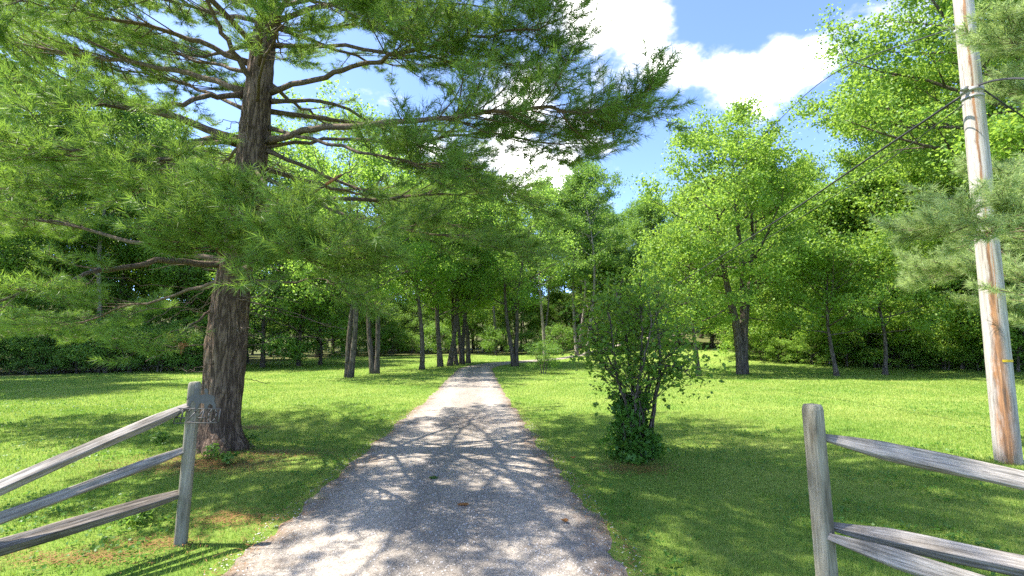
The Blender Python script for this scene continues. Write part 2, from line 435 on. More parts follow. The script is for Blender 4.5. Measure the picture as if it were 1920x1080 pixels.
    mt = N('ShaderNodeMix'); mt.data_type = 'RGBA'; mt.blend_type = 'MULTIPLY'; mt.inputs['Factor'].default_value = 1; L(m2.outputs['Result'], mt.inputs['A']); L(rt.outputs[0], mt.inputs['B']); m2 = mt
    n3 = N('ShaderNodeTexNoise'); n3.inputs['Scale'].default_value = 2.1; n3.inputs['Detail'].default_value = 9; n3.inputs['Roughness'].default_value = .72; L(geo.outputs['Position'], n3.inputs['Vector'])
    at_ = N('ShaderNodeAttribute'); at_.attribute_name = 'edge'
    ad = N('ShaderNodeMath'); ad.operation = 'MULTIPLY_ADD'; L(at_.outputs['Fac'], ad.inputs[0]); ad.inputs[1].default_value = .34; L(n3.outputs['Fac'], ad.inputs[2])
    mr = N('ShaderNodeMapRange'); mr.inputs['From Min'].default_value = .60; mr.inputs['From Max'].default_value = .80; mr.inputs['To Max'].default_value = .8; L(ad.outputs[0], mr.inputs['Value'])
    m3 = N('ShaderNodeMix'); m3.data_type = 'RGBA'; L(mr.outputs[0], m3.inputs['Factor']); L(m2.outputs['Result'], m3.inputs['A']); m3.inputs['B'].default_value = (.20, .135, .085, 1)
    nw = N('ShaderNodeTexNoise'); nw.inputs['Scale'].default_value = 1.7; nw.inputs['Detail'].default_value = 6; L(geo.outputs['Position'], nw.inputs['Vector'])
    wp = N('ShaderNodeVectorMath'); wp.operation = 'MULTIPLY_ADD'; L(nw.outputs['Color'], wp.inputs[0]); wp.inputs[1].default_value = (.9, .9, 0); L(geo.outputs['Position'], wp.inputs[2])
    vc = N('ShaderNodeTexVoronoi'); vc.feature = 'DISTANCE_TO_EDGE'; vc.inputs['Scale'].default_value = 2.3; L(wp.outputs[0], vc.inputs['Vector'])
    mk = N('ShaderNodeMapRange'); mk.inputs['From Max'].default_value = .022; mk.inputs['To Min'].default_value = .55; mk.inputs['To Max'].default_value = 0; L(vc.outputs['Distance'], mk.inputs['Value'])
    mm = N('ShaderNodeMath'); mm.operation = 'MULTIPLY'; L(mk.outputs[0], mm.inputs[0]); L(n2.outputs['Fac'], mm.inputs[1])
    m4 = N('ShaderNodeMix'); m4.data_type = 'RGBA'; L(mm.outputs[0], m4.inputs['Factor']); L(m3.outputs['Result'], m4.inputs['A']); m4.inputs['B'].default_value = (.09, .075, .06, 1)
    p = N('ShaderNodeBsdfPrincipled'); p.inputs['Roughness'].default_value = .9; p.inputs['Specular IOR Level'].default_value = .2; L(m4.outputs['Result'], p.inputs['Base Color'])
    b = N('ShaderNodeBump'); b.inputs['Strength'].default_value = .9; b.inputs['Distance'].default_value = .012
    ah = N('ShaderNodeMath'); ah.operation = 'ADD'; L(bw.outputs[0], ah.inputs[0]); L(n1.outputs['Fac'], ah.inputs[1]); L(ah.outputs[0], b.inputs['Height']); L(b.outputs[0], p.inputs['Normal'])
    L(p.outputs[0], out.inputs[0])
    return lawn, grass, m


M_LAWN, M_GRASS, M_ROAD = ground_mats()


_b = gnd(1891, 868); _d = at(1806, 0, _b.y) - _b; _d = _d / _d.z
POLE_SIDE = (.70, -.71, -(.70 * _d.x - .71 * _d.y))       # across the pole, following its lean


def pole_mat():
    m, nt, N, L, out = mat_new('pale_utility_pole')
    tc = N('ShaderNodeTexCoord')
    mp = N('ShaderNodeMapping'); mp.inputs['Scale'].default_value = (14, 14, .7); L(tc.outputs['Object'], mp.inputs[0])
    n1 = N('ShaderNodeTexNoise'); n1.inputs['Scale'].default_value = 2.5; n1.inputs['Detail'].default_value = 8; n1.inputs['Roughness'].default_value = .7; L(mp.outputs[0], n1.inputs['Vector'])
    r = ramp_node(N, [(.3, (.20, .175, .15)), (.5, (.40, .37, .335)), (.7, (.50, .47, .435))]); L(n1.outputs['Fac'], r.inputs[0])
    # rusty creosote streak that runs down the side toward the drive, wider at the foot
    sx = N('ShaderNodeSeparateXYZ'); L(tc.outputs['Object'], sx.inputs[0])
    mp2 = N('ShaderNodeMapping'); mp2.inputs['Scale'].default_value = (6, 6, 1.6); L(tc.outputs['Object'], mp2.inputs[0])
    n2 = N('ShaderNodeTexNoise'); n2.inputs['Scale'].default_value = 1.6; n2.inputs['Detail'].default_value = 8; n2.inputs['Roughness'].default_value = .7; L(mp2.outputs[0], n2.inputs['Vector'])
    lx = N('ShaderNodeVectorMath'); lx.operation = 'DOT_PRODUCT'; L(tc.outputs['Object'], lx.inputs[0]); lx.inputs[1].default_value = POLE_SIDE
    nw = N('ShaderNodeMath'); nw.operation = 'MULTIPLY_ADD'; L(n2.outputs['Fac'], nw.inputs[0]); nw.inputs[1].default_value = .08; nw.inputs[2].default_value = -.05
    px = N('ShaderNodeMath'); px.operation = 'ADD'; L(lx.outputs['Value'], px.inputs[0]); L(nw.outputs[0], px.inputs[1])
    ab = N('ShaderNodeMath'); ab.operation = 'ABSOLUTE'; L(px.outputs[0], ab.inputs[0])
    wd = N('ShaderNodeMapRange'); wd.inputs['From Min'].default_value = 0.2; wd.inputs['From Max'].default_value = 2.6; wd.inputs['To Min'].default_value = .17; wd.inputs['To Max'].default_value = .028; L(sx.outputs[2], wd.inputs['Value'])
    dv = N('ShaderNodeMath'); dv.operation = 'DIVIDE'; L(ab.outputs[0], dv.inputs[0]); L(wd.outputs[0], dv.inputs[1])
    sb = N('ShaderNodeMath'); sb.operation = 'SUBTRACT'; sb.inputs[0].default_value = 1.15; L(dv.outputs[0], sb.inputs[1])
    mu = N('ShaderNodeMath'); mu.operation = 'MULTIPLY'; L(sb.outputs[0], mu.inputs[0]); L(n2.outputs['Fac'], mu.inputs[1])
    mr = N('ShaderNodeMapRange'); mr.inputs['From Min'].default_value = .2; mr.inputs['From Max'].default_value = .48; L(mu.outputs[0], mr.inputs['Value'])
    rs = ramp_node(N, [(.35, (.07, .045, .03)), (.55, (.33, .16, .07)), (.7, (.45, .25, .12))]); L(n1.outputs['Fac'], rs.inputs[0])
    mx = N('ShaderNodeMix'); mx.data_type = 'RGBA'; L(mr.outputs[0], mx.inputs['Factor']); L(r.outputs[0], mx.inputs['A']); L(rs.outputs[0], mx.inputs['B'])
    mp3 = N('ShaderNodeMapping'); mp3.inputs['Scale'].default_value = (24, 24, .55); L(tc.outputs['Object'], mp3.inputs[0])
    n3 = N('ShaderNodeTexNoise'); n3.inputs['Scale'].default_value = 1.5; n3.inputs['Detail'].default_value = 2; L(mp3.outputs[0], n3.inputs['Vector'])
    c1_ = N('ShaderNodeMath'); c1_.operation = 'SUBTRACT'; L(n3.outputs['Fac'], c1_.inputs[0]); c1_.inputs[1].default_value = .5
    c2_ = N('ShaderNodeMath'); c2_.operation = 'ABSOLUTE'; L(c1_.outputs[0], c2_.inputs[0])
    ck = N('ShaderNodeMapRange'); ck.inputs['From Max'].default_value = .016; ck.inputs['To Min'].default_value = .7; ck.inputs['To Max'].default_value = 0; L(c2_.outputs[0], ck.inputs['Value'])
    m5 = N('ShaderNodeMix'); m5.data_type = 'RGBA'; L(ck.outputs[0], m5.inputs['Factor']); L(mx.outputs['Result'], m5.inputs['A']); m5.inputs['B'].default_value = (.10, .075, .055, 1)
    p = N('ShaderNodeBsdfPrincipled'); p.inputs['Roughness'].default_value = .8; L(m5.outputs['Result'], p.inputs['Base Color'])
    b = N('ShaderNodeBump'); b.inputs['Strength'].default_value = .5; b.inputs['Distance'].default_value = .01; L(n1.outputs['Fac'], b.inputs['Height']); L(b.outputs[0], p.inputs['Normal'])
    L(p.outputs[0], out.inputs[0])
    return m


M_POLE = pole_mat()

# ------------------------------------------------------------------ ground, driveway, grass
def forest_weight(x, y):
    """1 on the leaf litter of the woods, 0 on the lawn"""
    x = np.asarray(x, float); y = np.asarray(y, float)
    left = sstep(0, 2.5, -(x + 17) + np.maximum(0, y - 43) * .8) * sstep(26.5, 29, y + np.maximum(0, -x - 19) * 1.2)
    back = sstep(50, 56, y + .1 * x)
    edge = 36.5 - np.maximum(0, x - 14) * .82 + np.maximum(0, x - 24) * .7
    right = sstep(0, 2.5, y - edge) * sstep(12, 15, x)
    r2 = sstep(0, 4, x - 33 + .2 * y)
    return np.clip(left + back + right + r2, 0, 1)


def axis(n, near, far):
    t = np.linspace(-1, 1, n)
    return np.sign(t) * (near * np.abs(t) + (far - near) * np.abs(t) ** 4)


def build_ground():
    xs = axis(221, 60, 700); ys = axis(241, 70, 700) + 12
    X, Y = np.meshgrid(xs, ys); Z = terrain(X, Y)
    nx, ny = len(xs), len(ys)
    g = Geo(); i = (np.arange(ny - 1)[:, None] * nx + np.arange(nx - 1)[None, :]).ravel()
    g.add(np.stack([X, Y, Z], -1).reshape(-1, 3), None, np.stack([i, i + 1, i + nx + 1, i + nx], 1))
    o = g.build('lawn_ground', M_LAWN, None, True); tag(o, 'gently rolling mown lawn running back to the woods', None, None, 'structure')
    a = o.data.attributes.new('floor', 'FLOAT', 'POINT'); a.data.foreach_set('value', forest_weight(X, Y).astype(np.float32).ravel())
    # driveway: a low crowned sheet with ragged edges
    ys = np.concatenate([np.arange(-9, 14, .06), np.arange(14, 58, .2)]); us = np.linspace(-1, 1, 25)
    c = road_center(ys); sl = np.gradient(c, ys); nrm = 1 / np.sqrt(1 + sl ** 2)
    def wob(s): return np.array([mnoise.fractal((y * 1.3, s, 0), .7, 2.1, 7) for y in ys])
    hl = np.minimum(road_half(ys), 1.8) + .13 * wob(3.3); hr = np.minimum(road_half(ys), 1.8) + .13 * wob(9.1)
    half = np.where(us[None, :] < 0, hl[:, None], hr[:, None])
    X = c[:, None] + us[None, :] * half * nrm[:, None]; Y = ys[:, None] - us[None, :] * half * (sl * nrm)[:, None]
    Z = terrain(X, Y) + .006 + .022 * (1 - us[None, :] ** 2)
    Z = np.where(np.abs(us)[None, :] > .99, terrain(X, Y) - .03, Z)
    nx, ny = len(us), len(ys)
    g = Geo(); i = (np.arange(ny - 1)[:, None] * nx + np.arange(nx - 1)[None, :]).ravel()
    g.add(np.stack([X, Y, Z], -1).reshape(-1, 3), None, np.stack([i, i + 1, i + nx + 1, i + nx], 1))
    o = g.build('gravel_driveway', M_ROAD, None, True); tag(o, 'pale gravel driveway running straight toward the trees and bending right', None, None, 'structure')
    a = o.data.attributes.new('edge', 'FLOAT', 'POINT'); a.data.foreach_set('value', (np.abs(us)[None, :] ** 5 * np.ones((ny, 1))).astype(np.float32).ravel())
    a = o.data.attributes.new('track', 'FLOAT', 'POINT'); a.data.foreach_set('value', (np.exp(-((np.abs(us) - .52) / .24) ** 2)[None, :] * np.ones((ny, 1))).astype(np.float32).ravel())


build_ground()


def on_road(x, y, pad=0.0):
    c = road_center(y); sl = 2 * .03 * np.maximum(0, y - 27)
    return np.abs(x - c) / np.sqrt(1 + sl ** 2) < road_half(y) + pad


STRAW = [(gnd(420, 872), .75, .42), (gnd(470, 803), .35, .2), (gnd(500, 850), .9, .25), (gnd(350, 870), .8, .4), (gnd(430, 975), .35, .2), (gnd(150, 1050), .5, .12), (gnd(290, 1020), .35, .1), (gnd(1190, 880), .45, .3)]


def straw_w(x, y):
    w = np.zeros_like(x)
    for p, a, b in STRAW:
        w = np.maximum(w, np.exp(-(((x - p.x) / a) ** 2 + ((y - p.y) / b) ** 2) * 1.2))
    return w


def build_grass():
    rng = np.random.default_rng(5)
    P, H, W = [], [], []
    for y0, y1, dens, h, w in [(0.8, 6, 4200, .036, .0042), (6, 11, 2100, .038, .0065), (11, 19, 620, .042, .012), (19, 32, 170, .05, .021), (32, 50, 45, .06, .035)]:
        xm = min(1.12 * y1 + 1.5, 34)
        n = int((y1 - y0) * 2 * xm * dens)
        x = rng.uniform(-xm, xm, n); y = rng.uniform(y0, y1, n)
        k = (np.abs(x) < 1.1 * y + 1.5) & ~on_road(x, y, -.07 + .07 * np.sin(y * 5.1 + np.sign(x)) * np.sin(y * 1.7) + .05 * np.sin(y * 13 + 2 * np.sign(x)) + rng.normal(0, .05, n)) & (forest_weight(x, y) < rng.uniform(0, 1, n) * .8)
        k &= straw_w(x, y) < rng.uniform(.1, 1.1, n)
        x, y = x[k], y[k]
        nz = np.array([mnoise.noise((a * .9, b * .9, 0)) for a, b in zip(x[::8], y[::8])]).repeat(8)[:len(x)]
        P.append(np.stack([x, y], 1)); H.append(h * rng.uniform(.55, 1.35, len(x)) * (1 + .35 * nz)); W.append(w * rng.uniform(.7, 1.4, len(x)))
    P = np.concatenate(P); H = np.concatenate(H); W = np.concatenate(W); n = len(P)
    z = terrain(P[:, 0], P[:, 1]) - .004
    a = rng.uniform(0, 2 * math.pi, n); lean = rng.uniform(.1, .95, n) * H
    b = np.stack([P[:, 0], P[:, 1], z], 1)
    wv = np.stack([-np.sin(a), np.cos(a), 0 * a], 1) * W[:, None] * .5
    tip = b + np.stack([np.cos(a) * lean, np.sin(a) * lean, H], 1)
    g = Geo(); g.add(np.stack([b - wv, b + wv, tip], 1).reshape(-1, 3), np.arange(3 * n).reshape(-1, 3))
    print('grass blades', n)
    tag(g.build('grass', M_GRASS), 'short mown grass covering the lawn on both sides of the drive', 'grass', None, 'stuff')
    # fallen needles at the foot of the pine and by the fence
    g = Geo(); q = []
    for p, ra, rb in STRAW:
        k = int(2400 * ra * rb * 3 + 120); q.append(np.stack([p.x + rng.normal(0, .6, k) * ra, p.y + rng.normal(0, .6, k) * rb], 1))
    k = 2600; yy = rng.uniform(3, 13, k); sgn = rng.choice([-1, 1], k)
    q.append(np.stack([road_center(yy) + sgn * (road_half(yy) + rng.normal(-.08, .12, k)), yy], 1))
    yy = rng.normal(9.3, .8, 1500); q.append(np.stack([road_center(yy) + rng.normal(0.1, .45, 1500), yy], 1))
    q = np.concatenate(q); n = len(q); a = rng.uniform(0, 2 * math.pi, n); l = rng.uniform(.04, .10, n)
    z = terrain(q[:, 0], q[:, 1]) + np.where(on_road(q[:, 0], q[:, 1]), .034, .012) + rng.uniform(0, .012, n)
    b = np.stack([q[:, 0], q[:, 1], z], 1); d = np.stack([np.cos(a), np.sin(a), rng.normal(0, .06, n)], 1); wv = np.stack([-np.sin(a), np.cos(a), 0 * a], 1) * .0028
    g.add(np.stack([b - wv, b + wv, b + d * l[:, None]], 1).reshape(-1, 3), np.arange(3 * n).reshape(-1, 3))
    tag(g.build('pine_straw', M_DEADN), 'orange brown fallen pine needles strewn by the trunk and drive edge', 'pine needles', None, 'stuff')
    # clover and broad-leaved weeds in the turf, thickest near the fence and the pine
    k = 9000; yy = 1.2 + 11 * rng.uniform(0, 1, k); xx = rng.uniform(-1.15, 1.15, k) * (yy + 1)
    nz = np.array([mnoise.noise((a * .8, b * .8, 5.)) for a, b in zip(xx, yy)])
    m = (nz + np.where(xx < -1.5, .15, 0) > .12) & ~on_road(xx, yy, .03); xx, yy = xx[m], yy[m]
    xx = np.repeat(xx, 5) + rng.normal(0, .03, len(xx) * 5); yy = np.repeat(yy, 5) + rng.normal(0, .03, len(yy) * 5)
    g = Geo(); g.leaves(np.stack([xx, yy, terrain(xx, yy) + rng.uniform(.018, .045, len(xx))], 1), .03, rng, 1.0, .45, .9)
    tag(g.build('clover', M_IVY), 'darker green clover and weed leaves mixed into the near lawn', 'clover', None, 'stuff')
    # loose stones on the drive
    k = 9000; yy = 1.6 + 9 * rng.uniform(0, 1, k) ** 1.5; xx = road_center(yy) + rng.uniform(-1, 1, k) * (road_half(yy) + .06)
    r = rng.uniform(.003, .0085, k); zz = terrain(xx, yy) + .006 + .022 * (1 - np.clip(np.abs(xx - road_center(yy)) / road_half(yy), 0, 1) ** 2)
    base = np.array([[1, 0, 0], [0, 1, 0], [-1, 0, 0], [0, -1, 0], [.1, .1, .8]])
    v = base[None] * r[:, None, None] * rng.uniform(.6, 1.4, (k, 5, 3)) + np.stack([xx, yy, zz], 1)[:, None, :]
    i = np.arange(k)[:, None] * 5
    g = Geo(); g.add(v.reshape(-1, 3), np.vstack([i + np.array([[a, b, 4]]) for a, b in ((0, 1), (1, 2), (2, 3), (3, 0))]))
    tag(g.build('loose_gravel', plain('stone_chips', (.5, .48, .46), .9)), 'small loose grey stones scattered over the driveway', 'gravel', None, 'stuff')


build_grass()

# ------------------------------------------------------------------ deciduous trees
def V3(a): return np.array([a[0], a[1], a[2]], float)


def grow(seed, H, r0, base, spread, n_limb=22, subs=6, twigs=4, trunks=((0, 0, 0, 0),), leaf=.13, clump=44, cr=.45, flat=.55, low=15, high=62, top=.5, up=.5, lspread=.8, low_len=.75, sides=10, flare=1.5, fork=0.0):
    """skeleton of limbs and leaf clumps; trunks: (x offset, y offset, lean x, lean y) at the foot"""
    rng = np.random.default_rng(seed); rnd = random.Random(seed)
    wood, leaf_g = Geo(), Geo()
    tips = []
    nt = len(trunks)
    for ti, (ox, oy, lx, ly) in enumerate(trunks):
        h = H * (1 if ti == 0 else rnd.uniform(.85, .98))
        m = 14; pts, rad = [], []
        wx, wy = rnd.uniform(0, 6), rnd.uniform(0, 6)
        for i in range(m):
            t = i / (m - 1); z = h * .93 * t
            pts.append(Vector((ox + lx * max(0, z - fork) + .022 * h * (math.sin(wx + t * 5) - math.sin(wx)), oy + ly * max(0, z - fork) + .022 * h * (math.sin(wy + t * 4.3) - math.sin(wy)), z)))
            r = r0 * (1 - t) ** .85 * (.8 if nt > 1 else 1) + .012
            if t < .08: r *= 1 + (flare - 1) * (1 - t / .08)
            rad.append(r)
        pts[0].z -= .15
        fine = curve(pts, 30); fr = np.interp(np.linspace(0, 1, 30), np.linspace(0, 1, m), rad)
        fr = fr * (1 + .05 * rng.normal(0, 1, 30))
        wood.tube(fine, fr, sides)
        nl = max(4, n_limb // nt)
        for k in range(nl):
            u = (k + rnd.uniform(.1, .9)) / nl
            z = base + (h * .93 - base) * u ** .9
            t = z / (h * .93); f = t * (m - 1); i0 = min(int(f), m - 2)
            p0 = pts[i0].lerp(pts[i0 + 1], f - i0); rt = float(np.interp(t, np.linspace(0, 1, m), rad))
            az = k * 2.399 + rnd.uniform(-.5, .5) + ti * 1.7
            if nt > 1:       # keep limbs of twin trunks on their outer side
                az0 = math.atan2(ly, lx); az = az0 + ((az - az0 + math.pi) % (2 * math.pi) - math.pi) * .8
            prof = math.sin(math.pi * (.22 + .70 * u)) ** .8 * (low_len + (1 - low_len) * min(1, u * 3)) if u < .97 else top
            ln = spread * prof * rnd.uniform(.75, 1.15)
            el = math.radians(low + (high - low) * u + rnd.uniform(-10, 10))
            d = Vector((math.cos(az) * math.cos(el), math.sin(az) * math.cos(el), math.sin(el)))
            lp = [p0]; dd = d.copy(); seg = ln / 5
            for s in range(5):
                dd = (dd + Vector((rnd.uniform(-.16, .16), rnd.uniform(-.16, .16), rnd.uniform(-.1, .16)))).normalized()
                lp.append(lp[-1] + dd * seg)
            lr = [max(.008, min(rt * .62, .013 * ln + .01) * (1 - .85 * s / 5)) for s in range(6)]
            wood.tube(lp, lr, 6)
            for sdx in range(subs):
                v = .28 + .72 * (sdx + rnd.uniform(.2, .8)) / subs
                f2 = v * 5; j = min(int(f2), 4); q0 = lp[j].lerp(lp[j + 1], f2 - j)
                ld = (lp[j + 1] - lp[j]).normalized()
                side = ld.cross(Vector((0, 0, 1)));
                if side.length < .1: side = Vector((1, 0, 0))
                side.normalize()
                sg = 1 if sdx % 2 else -1
                sd = (ld * rnd.uniform(.5, .9) + side * sg * rnd.uniform(.4, 1.0) + Vector((0, 0, rnd.uniform(-.15, .6)))).normalized()
                sl = ln * rnd.uniform(.22, .42) * (1.15 - .5 * v) + .25
                sp = [q0, q0 + sd * sl * .5 + Vector((0, 0, .04 * sl)), q0 + sd * sl + Vector((0, 0, rnd.uniform(-.15, .12) * sl))]
                sr = lr[j] * .5
                wood.tube(sp, [sr, sr * .6, .005], 4, False)
                tips.append(sp[2])
                for w in range(twigs):
                    vv = rnd.uniform(.25, 1.0)
                    q = sp[0].lerp(sp[1], vv * 2) if vv < .5 else sp[1].lerp(sp[2], vv * 2 - 1)
                    td = (sd + Vector((rnd.gauss(0, .8), rnd.gauss(0, .8), rnd.gauss(.1, .55)))).normalized()
                    tl = rnd.uniform(.35, .8) * (.35 + cr)
                    e = q + td * tl
                    wood.tube([q, e], [sr * .35 + .003, .003], 3, False)
                    tips.append(e)
            tips.append(lp[-1])
        tips.append(pts[-1])
    tp = np.array([tuple(t) for t in tips]); n = len(tp)
    cnt = rng.poisson(clump * rng.uniform(.45, 1.5, n))
    c = np.repeat(np.arange(n), cnt)
    off = rng.normal(0, 1, (len(c), 3)) * np.array([1, 1, flat]) * (cr * .55 * rng.uniform(.6, 1.3, n))[c][:, None]
    off[:, 2] -= .12 * (off[:, 0] ** 2 + off[:, 1] ** 2) / cr          # clumps droop at the rim
    leaf_g.leaves(tp[c] + off, leaf, rng, up, lspread)
    return wood, leaf_g


PROTO = {}


def proto(key, bark, leafm, **kw):
    w, l = grow(**kw)
    PROTO[key] = (w.mesh('trunk', bark, True), l.mesh('crown', leafm), kw['H'])
    print(key, len(PROTO[key][0].polygons), len(PROTO[key][1].polygons))


proto('maple_a', M_BARK, M_MAPLE, seed=11, H=12, r0=.17, flare=1.3, base=3.0, spread=5.0, n_limb=26, clump=27)
proto('maple_b', M_BARK, M_MAPLE, seed=12, H=12, r0=.165, flare=1.3, base=2.9, spread=5.0, n_limb=26, trunks=((-.08, 0, -.06, .01), (.10, .05, .12, 0)), clump=26, fork=.5)
proto('slim', M_BARK, M_MAPLE, seed=13, H=11, r0=.13, base=3.2, spread=3.4, n_limb=20, clump=40)
proto('tall_a', M_BARK, M_WOOD, seed=14, H=18, r0=.2, base=5.0, spread=4.8, n_limb=26, leaf=.17, clump=40, cr=.6)
proto('tall_b', M_BARK, M_BRIGHT, seed=15, H=17, r0=.17, base=3.0, spread=5.0, n_limb=28, leaf=.17, clump=40, cr=.6)
proto('tall_c', M_PALEBARK, M_WOOD, seed=16, H=19, r0=.17, base=7.5, spread=4.0, n_limb=22, leaf=.16, clump=38, cr=.55)
proto('small', M_BARK, M_BRIGHT, seed=17, H=5.6, r0=.095, base=1.7, spread=3.0, n_limb=18, subs=5, leaf=.12, clump=34, cr=.4, low=8, high=50)
proto('edge', M_BARK, M_BUSH, seed=18, H=8, r0=.13, base=.7, spread=3.6, n_limb=26, leaf=.15, clump=24, cr=.5, low=5, low_len=.95)
proto('edge_bright', M_BARK, M_BRIGHT, seed=48, H=8, r0=.12, base=.5, spread=3.5, n_limb=28, leaf=.15, clump=24, cr=.5, low=2, low_len=1.0)
proto('bush_bright', M_BARK, M_BRIGHT, seed=59, H=2.1, r0=.04, base=.12, spread=1.4, n_limb=18, subs=5, twigs=3, leaf=.11, clump=18, cr=.28, low=5, low_len=.95, trunks=((0, 0, .05, 0), (.15, .1, .25, .1), (-.15, .05, -.25, .12)))
proto('bush', M_BARK, M_BUSH, seed=19, H=1.9, r0=.04, base=.12, spread=1.35, n_limb=16, subs=5, twigs=3, leaf=.10, clump=18, cr=.26, low=8, low_len=.95, trunks=((0, 0, .05, 0), (.15, .1, .25, .1), (-.15, .05, -.25, .12)))


def plant_tree(key, x, y, label, name='leafy_tree', cat='tree', group=None, rotz=None, scale=1.0, rnd=random.Random(3)):
    tm, cm, H = PROTO[key]
    o = thing(name, label, cat, (x, y, T(x, y)), rnd.uniform(0, 6.28) if rotz is None else rotz, group, scale)
    link('trunk' if not key.startswith('bush') else 'stems', tm, o); link('crown' if not key.startswith('bush') else 'foliage', cm, o)
    return o


# trees along the drive, placed by the foot of their trunks
def foot(px, py): return gnd(px, py)


p = foot(655, 708); plant_tree('maple_b', p.x, p.y, 'twin trunked maple left of the drive with one trunk leaning right, nearest the pine', rotz=2.2, scale=.93)
p = foot(702, 701); plant_tree('maple_b', p.x, p.y, 'maple left of the drive forking low into two close upright trunks', rotz=-.5, scale=1.0)
p = foot(791, 693); plant_tree('slim', p.x, p.y, 'slender single trunked tree standing alone on the lawn left of the drive', rotz=1.)
p = foot(826, 688); plant_tree('maple_a', p.x, p.y, 'straight dark maple at the left edge of the drive, nearest of the drive row', rotz=.4, scale=.95)
p = foot(843, 686); plant_tree('maple_a', p.x, p.y, 'pale barked maple just behind the first tree of the left drive row', rotz=2.9, scale=.95)
p = foot(856, 684); plant_tree('tall_b', p.x, p.y, 'left tree of the tight trunk cluster where the drive bends', rotz=1.9, scale=.72)
p = foot(867, 683); plant_tree('maple_b', p.x, p.y, 'leaning fork trunked tree in the middle of the tight cluster at the drive bend', rotz=.9, scale=1.0)
p = foot(878, 681); plant_tree('slim', p.x, p.y, 'thin tree at the right side of the tight cluster at the drive bend', rotz=.2, scale=1.15)
p = foot(966, 687); plant_tree('maple_b', p.x, p.y, 'dark fork trunked maple standing right of the drive at its bend', rotz=.1, scale=.98)
p = foot(1310, 705); plant_tree('small', p.x, p.y, 'small slightly leaning tree between the ivy covered shrub and the big lawn tree', rotz=1.2, scale=1.05)
p = foot(1569, 705); plant_tree('small', p.x, p.y, 'small round headed tree on the right lawn, left of two alike', rotz=.3, scale=1.0)
p = foot(1659, 703); plant_tree('small', p.x, p.y, 'small round headed tree on the right lawn, right of two alike', rotz=2.5, scale=1.0)
p = foot(1022, 672); plant_tree('tall_c', p.x, p.y, 'pale straight trunk behind the round bush right of the drive', rotz=.3, scale=.85)
p = foot(1100, 668); plant_tree('tall_c', p.x, p.y, 'tall bare lower trunk with pale bark rising above the shrub', rotz=2.3, scale=.9)
p = foot(1082, 667); plant_tree('tall_c', p.x, p.y, 'tall pale tree just left of the bare trunk above the shrub', rotz=4.3, scale=.85)

# the broad lawn tree on the right
p = foot(1393, 702)
w, l = grow(seed=31, H=12.6, r0=.27, base=2.4, spread=4.2, n_limb=34, subs=7, leaf=.14, clump=40, cr=.55, trunks=((0, 0, .02, .0), (.04, .03, .17, .03), (-.04, 0, -.15, -.02)), low=5, high=60, flare=1.35, fork=2.7)
o = thing('maple_tree', 'broad bright green maple with thick dark trunk alone on the right lawn', 'tree', (p.x, p.y, p.z))
w.build('trunk', M_BARK, o, True); l.build('crown', M_BRIGHT, o)

# the big overhanging tree whose limbs enter from the right
w, l = grow(seed=35, H=16.5, r0=.42, base=5.2, spread=8.6, n_limb=40, low_len=.55, subs=9, twigs=5, leaf=.14, clump=74, cr=.65, flat=.4, low=4, high=50)
X0, Y0 = 21.0, 17.0
o = thing('overhanging_tree', 'large light green tree behind the pole reaching in from the right edge', 'tree', (X0, Y0, T(X0, Y0)))
w.build('trunk', M_BARK, o, True); l.build('crown', M_BRIGHT, o)


